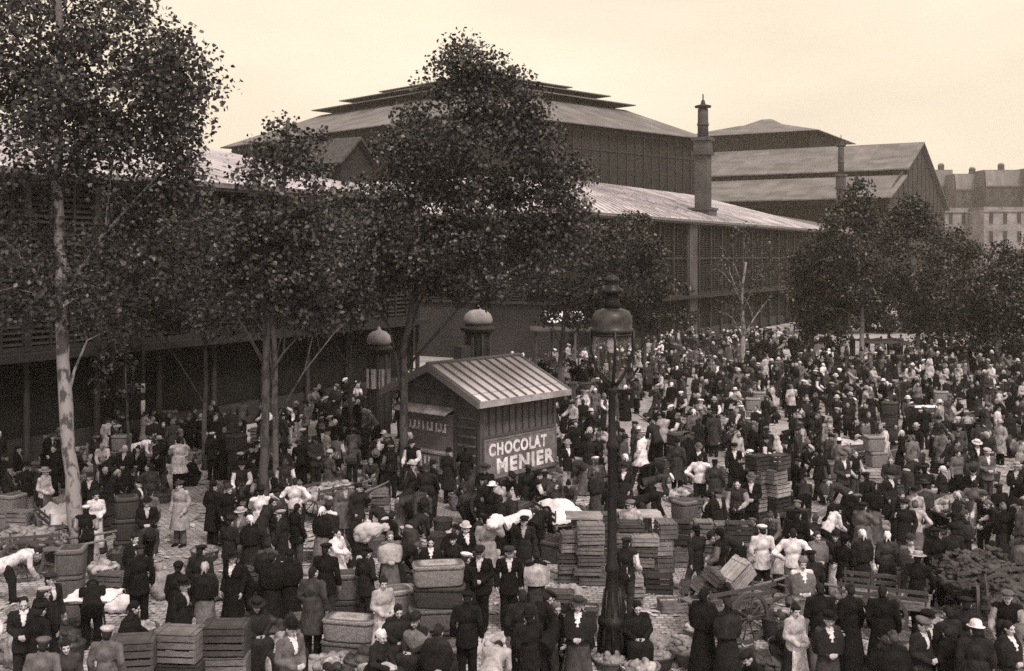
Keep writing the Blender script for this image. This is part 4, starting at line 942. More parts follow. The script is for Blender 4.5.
# ------------------------------------------------------------------ domed columns
def domed(px,d,ytop,wpx,label,glassy):
    x=(px-512)/F*d; zt=HC-(ytop-HY)*d/F; r=wpx*d/F/2; rt=empty('domed_column',(x,d,0)); tag(rt,label,'advertising column','domed columns behind the kiosk')
    p=MB(); p.lathe([(r*.95, 0), (r*.95, .4), (r*.82, .45), (r*.82, zt-.98)], seg=8 if glassy else 20, smooth=not glassy); p.build('drum', MATS['iron_column'], rt)
    for k in range(8):
        a=2*math.pi*(k+.5)/8 if glassy else 2*math.pi*k/8; p=MB(); p.box((math.cos(a)*r*.84, math.sin(a)*r*.84, zt/2-.3), (.09, .09, zt-1.4), 0, a); p.build('upright', MATS['canvas_dark'], rt)
    p=MB(); p.lathe([(r*.85, zt-1.0), (r*1.15, zt-.88), (r*1.2, zt-.8), (r*1.15, zt-.74), (r*.9, zt-.70), (r*.86, zt-.62)], seg=24); p.build('cornice', MATS['iron_dark'], rt)
    p=MB(); p.lathe([(r*.86, zt-.62), (r*.97, zt-.56), (r*.97, zt-.42), (r*.84, zt-.24), (r*.55, zt-.1), (r*.2, zt-.05), (r*.14, zt+.02), (r*.06, zt+.1)], seg=24); p.build('dome', MATS['kerb_stone'], rt)
    for k in range(3):
        a=-math.pi/2+(k-1)*.75; p=MB(); p.box((math.cos(a)*r*.86, math.sin(a)*r*.86, zt*.56), (.02, .5, .8), 0, a); p.build('poster', MATS[['paper', 'canvas', 'sign_ground'][k]], rt)
domed(478,43,308,30,'tall column with pale dome rising behind the kiosk roof',True)
domed(379,45,329,25,'shorter domed column left of the kiosk among the crowd',False)

# ------------------------------------------------------------------ shelters and stalls
def shelter(px0,px1,d,ytop,label,name='market_stall',roofm='canvas_dark',dep=3.2,flat=True,pale=False):
    x0=(px0-512)/F*d;x1=(px1-512)/F*d;h=HC-(ytop-HY)*d/F;W=x1-x0; rt=empty(name,((x0+x1)/2,d,0)); tag(rt,label,'stall','covered stalls along the halls')
    for a in(-1,1):
        for b in(0,dep): p=MB(); p.box((a*(W/2-.08),b,h/2-.06),(.1,.1,h-.12)); p.build('post',MATS['wood_mid'],rt)
    r=MB(); nx=10
    for i in range(nx):
        pass
    V=[];Fc=[]
    for j in range(7):
        for i in range(nx+1): V.append((-W/2-.25+(W+.5)*i/nx,-.5+(dep+1)*j/6,h+ (0 if flat else .5*(1-abs(j-3)/3))-.06*math.sin(math.pi*i/nx*3)**2+.02*math.sin(i*2.1+j)))
    n=len(V); V+= [(a,b,c-.05) for a,b,c in V]
    for j in range(6):
        for i in range(nx):
            k=j*(nx+1)+i; Fc.append((k,k+1,k+nx+2,k+nx+1)); Fc.append((n+k,n+k+nx+1,n+k+nx+2,n+k+1))
    for i in range(nx): Fc.append((i,n+i,n+i+1,i+1)); k=6*(nx+1)+i; Fc.append((k,k+1,n+k+1,n+k))
    for j in range(6):
        k=j*(nx+1); Fc.append((k,k+nx+1,n+k+nx+1,n+k)); k+=nx; Fc.append((k,n+k,n+k+nx+1,k+nx+1))
    r.add(V,Fc,0,True); r.build('canopy',MATS[roofm],rt)
    c=MB(); c.box((0, .3, .82), (W-.3, .8, .07)); c.box((0, .3, .4), (W-.5, .6, .775)); c.build('counter', MATS['wood_mid'], rt)
    return rt
shelter(535,600,58,330,'long dark-roofed stall behind the kiosk with posts','market_stall','canvas_dark')
shelter(550,580,61.6,321,'small stall with bright white awning above the kiosk roof','market_stall','white_cloth',flat=False)
shelter(868,908,74,342,'dark flat-roofed shelter under the right-hand trees','market_stall','canvas_dark')
shelter(688,722,84,341,'low stall with pale posts against the middle hall','market_stall','canvas_dark',2.5)
shelter(930,962,80,366,'low long stall under the far right trees','market_stall','canvas',2.5)
# ------------------------------------------------------------------ market goods: one mesh of each kind, shared by its copies
def crate_mesh(L,W,H,m,lid=True,slats=3,seed=0):
    g=random.Random(seed); b=MB(); t=.016
    for sx in(-1,1):
        for sy in(-1,1): b.box((sx*(L/2-.03),sy*(W/2-.03),H/2),(.035,.035,H-.01))
    sh=(H-.02)/slats
    for k in range(slats):
        z=.01+sh*(k+.5); hh=sh*.84
        for sy in(-1,1): b.box((g.uniform(-.012,.012),sy*(W/2-.004)+g.uniform(-.006,.006),z+g.uniform(-.012,.012)),(L*g.uniform(.97,1.02),t,hh*g.uniform(.78,1.05)))
        for sx in(-1,1): b.box((sx*(L/2-.004),0,z),(t,W-.035,hh))
    b.box((0,0,.02),(L-.04,W-.04,.02))
    if lid:
        n=4
        for k in range(n): b.box((0,-W/2+W*(k+.5)/n,H+.006+g.uniform(0,.006)),(L+g.uniform(-.02,.03),W/n*.9,.016))
        for sx in(-1,1): b.box((sx*L*.36,0,H+.026),(.06,W*.96,.014))
    return b.mesh('crate',[MATS[m]])
def hamper_mesh(L,W,H,m,seed=0):
    g=random.Random(seed); b=MB(); rings=[]
    for z,k in((0,.93),(.03,.95),(H*.5,.99),(H*.9,1.0),(H,.99)):
        r=[]
        for i in range(28):
            a=2*math.pi*i/28; c,s=math.cos(a),math.sin(a); q=max(abs(c),abs(s))**.82
            r.append(Vector((c/q*L/2*k+g.uniform(-.006,.006),s/q*W/2*k+g.uniform(-.006,.006),z)))
        rings.append(r)
    b.loft(rings); rr=[]
    for z,k in((H+.003,1.03),(H+.05,1.04),(H+.08,.97),(H+.095,.6),(H+.1,.2)):
        r=[]
        for i in range(28):
            a=2*math.pi*i/28; c,s=math.cos(a),math.sin(a); q=max(abs(c),abs(s))**.82; r.append(Vector((c/q*L/2*k,s/q*W/2*k,z)))
        rr.append(r)
    b.loft(rr)
    return b.mesh('hamper',[MATS[m]])
def basket_mesh(r,h,m,handle=False):
    b=MB(); b.lathe([(r*.72,0),(r*.8,.02),(r*.93,h*.6),(r,h*.94),(r*1.05,h),(r*1.0,h+.02),(r*.92,h*.97),(r*.85,h*.7),(r*.1,h*.62)],seg=18)
    return b.mesh('basket',[MATS[m]])
def handle_mesh(r,h,m):
    b=MB(); b.tube([(math.cos(a)*r,0,h+math.sin(a)*r*1.05) for a in [math.pi*k/10 for k in range(11)]],.016,6); return b.mesh('handle',[MATS[m]])
def produce_mesh(r,h,m,n,s,seed,name='produce'):
    g=random.Random(seed); b=MB()
    for k in range(n):
        a=g.uniform(0,6.28); q=r*math.sqrt(g.random()); z=h*(1-(q/r)**2)*g.uniform(.6,1); ss=s*g.uniform(.75,1.2)
        b.ellipsoid((math.cos(a)*q,math.sin(a)*q,z),(ss,ss*g.uniform(.8,1.1),ss*g.uniform(.75,1)),Euler((g.random(),g.random(),g.random())).to_matrix(),8,5)
    b.ellipsoid((0,0,0),(r*.95,r*.95,h*.8),None,12,6)
    me=b.mesh(name,[MATS[m]]); 
    return me
def sack_mesh(seed,m='sackcloth',lying=False):
    g=random.Random(seed); b=MB()
    if lying: b.ellipsoid((0,0,.16),(.42,.22,.17)); b.ellipsoid((.40,0,.16),(.12,.14,.1)); b.ellipsoid((-.15,.02,.18),(.25,.23,.18))
    else:
        b.ellipsoid((0,0,.25),(.24,.2,.27)); b.ellipsoid((.02,0,.48),(.18,.16,.2)); b.capsule((.02,0,.6),(.03,0,.72),.07,.10)
    return remesh(b,.025,.6,'sack',[MATS[m]],.045,6)
def mound_mesh(L,W,H,m,seed,lump=.10,name='heap'):
    """heap of greens or sacking: lumpy closed mound"""
    g=random.Random(seed); b=MB(); off=Vector((seed*3.1,0,0))
    n=int(L*W*.9/lump**2)
    for k in range(n):
        x=g.uniform(-1,1); y=g.uniform(-1,1)
        q=max(0,1-(x*x)**1.3*.9-(y*y)**1.3*.9)
        z=H*q*(.75+.4*noise.noise(Vector((x*2,y*2,0))+off))
        s=lump*g.uniform(.7,1.5)
        b.ellipsoid((x*L/2,y*W/2,max(z-s*.4,s*.3)),(s*1.6,s*.72,s*.5),Euler((g.uniform(-.6,.6),g.uniform(-.6,.6),g.uniform(0,3))).to_matrix(),8,5)
    b.ellipsoid((0,0,0),(L*.46,W*.46,H*.75),None,16,8)
    return b.mesh(name,[MATS[m]])
def tarp_mesh(L,W,H,m,seed):
    off=Vector((seed*7.3,1,0)); V=[];Fc=[];n=20;k=14
    for j in range(k+1):
        for i in range(n+1):
            x=-1+2*i/n;y=-1+2*j/k; q=max(0,1-abs(x)**3)*max(0,1-abs(y)**3)
            z=.03+H*q**.6*(.8+.35*noise.noise(Vector((x*2.2,y*2.2,0))+off))+.05*noise.noise(Vector((x*7,y*5,2))+off)
            V.append((x*L/2+.05*noise.noise(Vector((x*3,y*3,5))+off),y*W/2+.05*noise.noise(Vector((x*3,y*3,9))+off),max(z,.02)))
    for j in range(k):
        for i in range(n):
            a=j*(n+1)+i; Fc.append((a,a+1,a+n+2,a+n+1))
    b=MB(); N=len(V); V2=V+[(p[0],p[1],max(0,p[2]-.03)) for p in V]; F2=Fc+[tuple(q+N for q in f[::-1]) for f in Fc]
    rim=[i for i in range(n+1)]+[ (j*(n+1)+n) for j in range(1,k+1)]+[k*(n+1)+i for i in range(n-1,-1,-1)]+[j*(n+1) for j in range(k-1,0,-1)]
    for a,c in zip(rim,rim[1:]+rim[:1]): F2.append((a,a+N,c+N,c))
    b.add(V2,F2,0,True); return b.mesh('sheet',[MATS[m]])
CR={}
for nm,m in(('wooden','crate_wood'),('dark','crate_wood_dark'),('pale','crate_wood_pale')):
    CR['flat',nm]=(crate_mesh(.62,.42,.20,m,True,2,1),.235); CR['box',nm]=(crate_mesh(.62,.44,.36,m,True,3,2),.395); CR['tall',nm]=(crate_mesh(.45,.45,.52,m,True,4,3),.555); CR['big',nm]=(crate_mesh(.80,.56,.5,m,True,4,4),.535)
    CR['open',nm]=(crate_mesh(.6,.42,.26,m,False,3,5),.262)
HM={}
for nm,m in(('brown','wicker'),('pale','wicker_pale'),('dark','wicker_dark')):
    HM['long',nm]=(hamper_mesh(.98,.55,.32,m,1),.42); HM['square',nm]=(hamper_mesh(.62,.56,.42,m,2),.52)
BK={}
for nm,m in(('brown','wicker'),('pale','wicker_pale'),('dark','wicker_dark')):
    BK['wide',nm]=basket_mesh(.36,.26,m); BK['deep',nm]=basket_mesh(.27,.46,m); BK['hand',nm]=basket_mesh(.2,.2,m); BK['handle',nm]=handle_mesh(.19,.2,m)
PR={'cabbages':produce_mesh(.32,.2,'leafy',16,.11,1),'pale cauliflowers':produce_mesh(.32,.2,'leafy_pale',16,.11,2),'roots':produce_mesh(.3,.18,'root_veg',46,.06,3),'turnips':produce_mesh(.3,.17,'leafy_pale',40,.065,4)}
SK_={'tan':sack_mesh(1),'tan2':sack_mesh(2,'sackcloth',True),'white':sack_mesh(3,'white_cloth',True),'pale':sack_mesh(4,'canvas')}
ORD=['bottom','second','third','fourth','fifth','sixth','seventh']
OCC=[]      # (x,y,r) taken ground
def crate(kind,tn,x,y,z,rz,label,group):
    me,h=CR[kind,tn]; o=link('crate',me,None,(x,y,z),(0,0,rz)); tag(o,label,'crate',group); return h
def hamper(kind,tn,x,y,z,rz,label,group):
    me,h=HM[kind,tn]; o=link('hamper',me,None,(x,y,z),(0,0,rz)); tag(o,label,'hamper',group); return h
USEDL=set()
def stack(px,by,kinds,where,rz=0.0,jit=.05,fn=None):
    """one pile of boxes, bottom first; where: what tells this pile apart"""
    x,y=gd(px,by); z=0; n=len(kinds); OCC.append((x,y,.45))
    for i,(f,k,tn) in enumerate(kinds):
        lv='single' if n==1 else ('topmost' if i==n-1 else ORD[i])
        nm={'flat':'shallow slatted crate','box':'slatted crate','tall':'tall slatted crate','big':'big slatted box','open':'open slatted crate','long':'long wicker hamper','square':'square wicker hamper'}[k]
        tt={'wooden':'wooden','dark':'dark','pale':'pale','brown':'brown'}[tn]
        lab=(f'{tt} {nm}, {lv} {where}' if n>1 else f'{tt} {nm} {where}')
        (crate if f=='c' else hamper)(k,tn,x+random.uniform(-jit,jit)*.5,y+random.uniform(-jit,jit)*.5,z,rz+random.uniform(-jit,jit),lab,'crates and hampers piled on the market')
        z+=(CR if f=='c' else HM)[k,tn][1]
    return x,y,z
def basket(kind,tn,x,y,rz,label,fill=None,fl='',z=0.0):
    o=link('basket',BK[kind,tn],None,(x,y,z),(0,0,rz)); tag(o,label,'basket','wicker baskets on the market'); 
    if kind=='hand': link('handle',BK['handle',tn],o)
    if z==0: OCC.append((x,y,.3))
    if fill:
        h={'wide':.2,'deep':.38,'hand':.15}[kind]; s={'wide':1,'deep':.75,'hand':.55}[kind]
        p=link('produce_heap',PR[fill],None,(x,y,z+h),(0,0,rz),(s,s,s)); tag(p,fl,'vegetables','vegetables heaped in baskets')
C=lambda k,t:('c',k,t)
Hm=lambda k,t:('h',k,t)
# foreground boxes, bottom left
stack(131,700,[C('big','dark'),C('big','wooden')],'leftmost of the big boxes near the bottom left',.16,.08)
stack(179,690,[C('big','dark'),C('big','pale')],'in the middle of the big boxes near the bottom left',-.12,.08)
stack(226,682,[C('big','wooden'),C('big','dark')],'rightmost of the big boxes near the bottom left',.03)
stack(176,724,[C('tall','wooden')],'at the very bottom edge before the big boxes')
# hampers beside the foreground woman in white
stack(437,648,[Hm('long','dark'),Hm('long','brown'),Hm('long','dark'),Hm('long','pale')],'of hampers right of the woman in pale dress',.05,.1)
stack(398,640,[Hm('square','brown'),Hm('square','pale')],'of hampers touching the woman in pale dress',.4)
stack(350,660,[Hm('long','brown'),Hm('long','pale')],'of hampers left of the woman in pale dress',-.2)
stack(346,622,[Hm('square','dark'),Hm('square','brown')],'of hampers behind the man in the long brown coat',.1)
# rows of crates right of the lamp and behind it
row=[(572,582,['flat']*5,'left end of the crate row behind the lamp'),(590,584,['flat']*6,'second from the left of the crate row behind the lamp'),(628,582,['flat']*6,'just right of the lamp post in the crate row'),
     (643,586,['flat']*5,'with crooked crates right of the lamp post'),(664,570,['box','box','box'],'between the lamp post and the tall narrow crates'),(683,566,['tall','tall'],'of tall crates left in the back row'),
     (703,566,['tall','tall'],'of tall crates second in the back row'),(722,568,['tall','tall'],'of tall crates third in the back row'),(741,571,['box','box','box'],'beside the man in white shirt and cap'),
     (657,592,['box'],'lying apart before the crate row'),(610,560,['box','box','box'],'behind the lamp post, back rank'),(584,556,['box','box','open'],'back rank left of the lamp post'),
     (760,524,['box']*5,'forming the tall left column behind the white-shirted men'),(776,524,['box']*5,'forming the tall right column behind the white-shirted men'),
     (701,530,['open'],'under the dark tray right of centre'),(722,522,['box','box'],'left of the tall column'),(690,520,['box','flat'],'behind the back row of tall crates'),
     (795,548,['flat','flat','flat'],'behind the woman with the shawl bundle'),(838,545,['flat','open'],'right of the woman with the shawl bundle'),(560,612,['flat','flat'],'low left of the lamp foot'),
     (585,618,['open'],'empty beside the seated pair'),(628,606,['flat','flat','flat'],'low right behind the lamp foot'),(548,640,['open'],'half hidden behind the back-turned man'),
     (888,520,['box','box','open'],'behind the pale-bloused woman'),(868,500,['flat']*4,'in the right middle crowd'),(990,520,['box','flat'],'by the right edge'),(955,495,['flat','flat'],'in the right crowd, farther back'),
     (430,500,['box','box'],'below the kiosk counter'),(380,512,['flat','flat','flat'],'left of the kiosk front'),(335,530,['box'],'beside the boy in white smock'),(300,560,['open'],'near the pair of dark-dressed women'),
     (210,520,['flat','flat'],'between the left trunks'),(60,560,['box','flat'],'behind the leaning trunk'),(20,540,['box','box'],'at the left edge'),(110,590,['box'],'under the trestle cloth'),
     (640,470,['flat','flat'],'far behind the lamp'),(720,450,['box','box'],'in the open lane behind'),(820,452,['flat','flat','flat'],'right of the open patch'),(900,455,['box','flat'],'in the far right crowd'),(670,610,['open'],'on the bare ground right of the lamp')]
for px,by,ks,wh in row:
    rz=random.choice((0,.05,-.08,.62,1.57)) if ks[0]!='flat' else random.uniform(-.12,.12)
    stack(px,by,[C(k,random.choice(('wooden','dark','pale','wooden'))) for k in ks],wh,rz,.13)
# planks laid across crates behind the lamp
def plank(px0,px1,by,z,m,label):
    (xa,ya),(xb,yb)=gd(px0,by),gd(px1,by); L=xb-xa; rt=empty('trestle_table',((xa+xb)/2,ya,0),random.uniform(-.06,.06)); tag(rt,label,'table','trestle tables')
    t=MB(); 
    for k in range(4): t.box((random.uniform(-.03,.03),-.3+.2*k,z),(L,.19,.035))
    t.build('table_top',MATS[m],rt)
    for a in(-1,1):
        for b in(-1,1): l=MB(); l.tube([(a*(L/2-.25),b*.12,z-.02),(a*(L/2-.25)+.02,b*.36,0)],.025,6); l.build('leg',MATS['wood_mid'],rt)
    OCC.append(((xa+xb)/2-L/4,ya,.45)); OCC.append(((xa+xb)/2+L/4,ya,.45))
plank(566,602,568,1.28,'crate_wood_pale','pale plank table left of the lamp post, behind low crates')
plank(618,660,562,1.2,'crate_wood_pale','pale plank table just right of the lamp post among crates')
plank(76,112,640,.86,'wood_mid','small trestle stall with white cloth near the bottom left')
(xa,ya)=gd(94,640); o=link('cloth',tarp_mesh(.95,.75,.06,'white_cloth',3),None,(xa,ya,.86)); tag(o,'white cloth spread over the small trestle at the bottom left','cloth')
# handcarts
def handcart(x,y,rz,label,load=None,tilt=0.0,loadlab='',loadname='heap',lcat='vegetables'):
    rt=empty('handcart',(x,y,0),rz); tag(rt,label,'handcart','handcarts'); OCC.append((x,y,1.0))
    q=MB()
    for k in range(5): q.box((0,-.36+.18*k,.72),(1.75,.17,.03))
    for s in(-1,1): q.box((0,s*.44,.68),(1.8,.06,.09))
    q.build('bed',MATS['wood_mid'],rt)
    q=MB()
    for s in(-1,1):
        q.box((0,s*.46,1.0),(1.7,.025,.07)); q.box((0,s*.46,.86),(1.7,.025,.07))
        for k in range(4): q.box((-.8+k*.53,s*.435,.9),(.04,.025,.4))
    q.build('side_rail',MATS['wood_dark'],rt)
    for s in(-1,1):
        q=MB(); q.tube([(.8,s*.44,.68),(1.5,s*.38,.74),(2.05,s*.33,.82)],[.035,.03,.026],8); q.build('shaft',MATS['wood_mid'],rt)
    q=MB(); q.tube([(0,-.66,.5),(0,.66,.5)],.03,8); q.build('axle',MATS['iron_dark'],rt)
    for s in(-1,1):
        q=MB(); n=28
        for (r0,r1,t) in((.5,.44,.05),):
            R1=[];rings=[]
            for k in range(n):
                a=2*math.pi*k/n; c,s2=math.cos(a),math.sin(a)
                rings.append([Vector((c*r,s*.62+dy,.5+s2*r)) for r,dy in((.5,-.028),(.5,.028),(.43,.028),(.43,-.028))])
            V=[p for r_ in rings for p in r_]; Fc=[(k*4+j,k*4+(j+1)%4,((k+1)%n)*4+(j+1)%4,((k+1)%n)*4+j) for k in range(n) for j in range(4)]
            q.add(V,Fc)
        for k in range(10):
            a=2*math.pi*k/10; q.tube([(0,s*.62,.5),(math.cos(a)*.44,s*.62,.5+math.sin(a)*.44)],.016,5)
        q.tube([(0,s*.55,.5),(0,s*.69,.5)],.07,10); q.build('wheel',MATS['wood_dark'],rt)
    for s in(-1,1): q=MB(); q.box((.72,s*.38,.33),(.05,.05,.66)); q.build('prop_leg',MATS['wood_mid'],rt)
    if load:
        o=link(loadname,load,None,(x,y,.745),(0,0,rz)); tag(o,loadlab,lcat,'loads on the handcarts')
    return rt
def hc(px,by,*a,**k): x,y=gd(px,by); return handcart(x,y,*a,**k)
hc(728,634,.5,'handcart heaped with broken crates, two dark-cloaked women beside it')
x,y=gd(722,634)
for i,(dx,dy,dz,r,lab) in enumerate(((-.35,.05,.76,(.1,.5,.3),'slatted crate tipped on the left of the loaded handcart'),(.35,0,.95,(.15,-.62,.5),'pale crate standing tilted on its corner atop the handcart'),(.0,.15,.76,(0,.05,1.2),'dark crate lying under the tilted pale one on the handcart'),(-.15,-.1,1.08,(.5,.2,.9),'small crate crosswise on top of the handcart load'))):
    o=link('crate',CR[('open','box','box','flat')[i],('wooden','pale','dark','wooden')[i]][0],None,(x+dx,y+dy,dz+(.1 if i==1 else 0)),r); tag(o,lab,'crate','crates and hampers piled on the market')
hc(884,632,2.75,'empty handcart with raised shafts between the dark-cloaked man and white-hatted women')
hc(978,612,.25,'handcart under a big dark heap near the right edge',mound_mesh(1.9,1.2,.7,'leafy',5,.075),loadlab='big dark heap of greens on the handcart by the right edge')
hc(1012,640,1.2,'handcart half out of view at the right edge',mound_mesh(1.7,1.0,.5,'leafy',6,.075),loadlab='heap of dark greens at the right edge, below the bigger heap')
hc(960,535,.4,'handcart with pale load behind the dark heap on the right',mound_mesh(1.6,.9,.45,'leafy_pale',7,.11),loadlab='heap of pale vegetables on the cart behind the dark heap')
hc(60,548,2.2,'handcart with sacking left of the leaning trunk',tarp_mesh(1.7,.95,.4,'canvas',2),loadlab='pale sheet over a load left of the leaning trunk',loadname='sheet',lcat='sheet')
hc(25,575,.3,'handcart with dark load at the left edge',mound_mesh(1.6,.9,.5,'root_veg',8,.1),loadlab='lumpy dark load on the cart at the left edge')
hc(560,545,1.9,'handcart with white sheet behind the dark-suited pair',tarp_mesh(1.7,1.0,.45,'white_cloth',4),loadlab='bright white sheet over a cart load left of the lamp post',loadname='sheet',lcat='sheet')
hc(330,520,.9,'handcart left of the boy in white smock',mound_mesh(1.6,.9,.4,'leafy_pale',9,.11),loadlab='pale vegetables heaped on the cart before the left trunks')
hc(850,472,.3,'handcart in the far right crowd',tarp_mesh(1.6,.95,.4,'canvas',6),loadlab='pale sheeted load in the right middle crowd',loadname='sheet',lcat='sheet')
hc(925,430,.1,'handcart far back on the right',tarp_mesh(1.7,.95,.35,'white_cloth',7),loadlab='white sheeted load far back on the right',loadname='sheet',lcat='sheet')
hc(670,440,2.0,'handcart far behind the lamp post',mound_mesh(1.6,.9,.45,'root_veg',11,.1),loadlab='dark load on the cart far behind the lamp post')
# heaps on the ground
def heap(px,by,L,W,H,m,seed,label,lump=.1,rz=0):
    x,y=gd(px,by); o=link('vegetable_heap',mound_mesh(L,W,H,m,seed,lump,'vegetable_heap'),None,(x,y,0),(0,0,rz)); tag(o,label,'vegetables','heaps of vegetables on the ground'); OCC.append((x,y,max(L,W)*.45))
heap(655,655,1.9,1.1,.5,'root_veg',21,'brown heap of roots before the seated dark figure by the lamp foot',.09)
heap(590,668,1.3,.8,.35,'leafy_pale',22,'pale leafy heap left of the lamp foot',.1)
heap(312,585,1.5,1.0,.45,'leafy_pale',23,'pale heap of cauliflowers right of the dark slender trunk',.11)
heap(345,600,1.3,1.0,.4,'leafy_pale',24,'pale heap behind the man in the long brown coat',.1)
heap(262,664,1.2,.8,.35,'leafy_pale',25,'pale cabbages around the seated woman in hat',.12)
heap(330,668,1.1,.8,.3,'leafy_pale',26,'white cabbages at the feet of the man in brown coat',.12)
heap(60,640,1.4,.9,.4,'leafy',27,'dark heap left of the small trestle',.1)
heap(20,655,1.2,.9,.4,'root_veg',28,'lumpy heap at the bottom left corner',.09)
heap(740,668,1.5,.8,.4,'leafy',29,'dark greens at the feet of the cloaked women',.1)
heap(500,650,1.2,.7,.35,'canvas',30,'pale bundle heap between the two dark-suited men',.13)
heap(700,585,1.1,.6,.3,'leafy_pale',31,'pale scraps heaped before the back row of crates',.09)
heap(920,560,1.6,.9,.4,'leafy_pale',32,'pale heap behind the man with the pale hat',.1)
heap(255,540,1.2,.8,.35,'leafy',33,'dark heap around the slender dark trunk',.1)
# baskets with and without contents
bl=[(612,672,'wide','brown','roots','beside the lamp foot on its left'),(655,668,'wide','dark','roots','right of the lamp foot at the bottom'),(690,664,'wide','brown',None,'empty, left of the cloaked women'),(640,680,'wide','pale','turnips','at the bottom edge under the lamp'),
    (575,655,'deep','brown','cabbages','before the seated pair'),(545,668,'wide','brown','roots','right of the back-turned dark man'),(270,640,'wide','dark','cabbages','held by the seated woman in hat'),(285,655,'wide','pale','pale cauliflowers','of white heads near the seated woman'),
    (300,640,'deep','brown',None,'deep, between seated woman and brown coat'),(240,650,'deep','dark','roots','left of the seated woman in hat'),(365,672,'wide','brown','cabbages','at the bottom before the pale-dressed woman'),(400,668,'wide','pale','turnips','among the seated women at bottom centre'),
    (430,672,'deep','brown','roots','deep, among the seated women at bottom centre'),(140,640,'wide','brown','turnips','behind the big boxes bottom left'),(70,668,'deep','dark','cabbages','at the bottom left corner'),(25,622,'wide','pale','roots','near the left edge'),
    (790,655,'wide','brown','pale cauliflowers','at the feet of the woman with white bundle'),(775,640,'deep','dark',None,'deep and dark beside the loaded handcart'),(900,660,'deep','brown',None,'between the cloaked man and the front-facing man'),(985,664,'wide','dark','roots','at the bottom right'),
    (866,600,'wide','brown','turnips','beneath the empty handcart'),(840,575,'wide','pale','turnips','right of the shawled woman'),(900,585,'deep','dark','cabbages','behind the empty handcart'),(575,632,'wide','pale','roots','behind the seated pair'),
    (520,560,'wide','pale','turnips','left of the white sheeted cart'),(455,560,'wide','brown','cabbages','behind the hamper pile'),(410,545,'deep','brown','pale cauliflowers','between kiosk and hamper pile'),(350,570,'wide','dark','roots','left of the beige-shawled woman'),
    (205,560,'wide','brown','roots','on the bare patch by the trunks'),(120,570,'deep','dark','cabbages','beside the dark woman behind the trestle'),(90,540,'wide','brown','turnips','at the foot of the leaning trunk'),(680,545,'wide','pale','turnips','on the crates'),
    (735,595,'wide','dark',None,'empty before the crate row'),(760,600,'deep','brown','roots','between cart and crates'),(700,640,'wide','pale','turnips','left before the loaded handcart'),(940,580,'wide','brown','turnips','before the dark heap'),(960,570,'deep','pale','pale cauliflowers','beside the dark heap'),(1000,590,'wide','brown','roots','right edge by the dark heap')]
for px,by,k,tn,fl,wh in bl:
    x,y=gd(px,by); r={'wide':'wide round','deep':'deep','hand':'small'}[k]
    basket(k,tn,x,y,random.random()*6,f'{tn} {r} basket {wh}'.replace(', deep','').replace('deep and dark','standing'),fl,f'{fl} heaped in the basket {wh}' if fl else '')
def sack(kind,px,by,rz,label,z=0,rot=None,s=1):
    x,y=gd(px,by); o=link('sack',SK_[kind],None,(x,y,z),rot or (0,0,rz),(s,s,s)); tag(o,label,'sack','sacks and bundles'); OCC.append((x,y,.3))
for i,(k,px,by,lab) in enumerate((('pale',495,585,'upright pale sack behind the capped man in dark suit'),('tan',605,640,'tan sack slumped behind the lamp foot'),('white',620,590,'white bundle lying behind the lamp foot'),('tan2',570,600,'tan sack lying behind the seated pair'),('white',118,612,'white bundle beside the kneeling figure'),
    ('tan',160,600,'tan sack on the bare patch left of the bonneted women'),('pale',360,590,'pale sack left of the beige-shawled woman'),('tan',15,668,'tan sack in the bottom left corner'),('white',890,575,'white bundle under the white-hatted women'),('tan2',945,600,'tan sack lying before the dark heap'),('pale',810,600,'pale sack right of the loaded handcart'),('tan',745,552,'tan sack between the crates and the capped man'))):
    sack(k,px,by,i*.8,lab)
# litter trodden into the paving
g=np.random.default_rng(5); b=MB(); rl=random.Random(5)
for k in range(6500):
    d=17+60*rl.random()**1.8; x=rl.uniform(-.5,.5)*d; s=rl.uniform(.03,.13)*(1+d/50); a=rl.random()*3.14; c,s2=math.cos(a)*s,math.sin(a)*s
    if (Vector((x,d,0))-O).dot(-Vv)<1: continue
    z=.012+rl.random()*.02
    b.add([(x-c,d-s2,z),(x+s2*.5,d-c*.5,z+rl.random()*.03),(x+c,d+s2,z),(x-s2*.5,d+c*.5,z+rl.random()*.03)],[(0,1,2,3)])
o=b.build('litter',MATS['straw_litter']); tag(o,kind='stuff')

# ------------------------------------------------------------------ people placed by hand from the photograph
PL=[]
def P(key, px, row, face, cols, hat, hatc, label, by='foot', h=1.68, hair='dark', mir=False, z=0.0, front=None):
    if front is None and cols[0] in('black','dark') and abs(((face+180)%360)-180)<70: front='white'
    sit=key in('m_sit','w_sit','w_sit_apron'); bend='bend' in key
    top=(1.27 if sit else (1.2 if bend else h)) 
    if by=='foot': x,y=gd(px,row)
    else: y=F*(HC-top-z)/(row-HY); x=(px-512)/F*y
    sc=h/1.68*random.uniform(.99,1.01)
    o=add_person(key, x, y, R(face), cols, hat, hatc, hair, sc, mir, label, 'market people', z, front); PL.append((x, y)); OCC.append((x, y, .28)); return x, y, sc
W_='woman '; D3=['dark','black','dark']
P('m_bend',14,548,120,['white','dark'],None,'dark','stooping man in bright white shirt at the left edge','head')
P('w_shawl',134,533,60,['black','black','black'],None,'dark','woman in black, bare-headed, right of the leaning trunk','head',1.6)
P('m_bend',92,586,200,['black','black'],'cap','black','dark stooping man at the white-covered trestle','head')
P('w_sit',133,600,100,['black','black','black'],'headscarf','black','crouching dark figure behind the leftmost big box','head')
P('m_stand',107,627,178,['grey','charcoal'],'cap','pale','man in grey jacket and pale cap seen from behind, bottom left','head',1.7)
P('m_stand',43,639,185,['grey','dark'],'cap','grey','man in grey jacket and grey cap, lowest at the left','head',1.66)
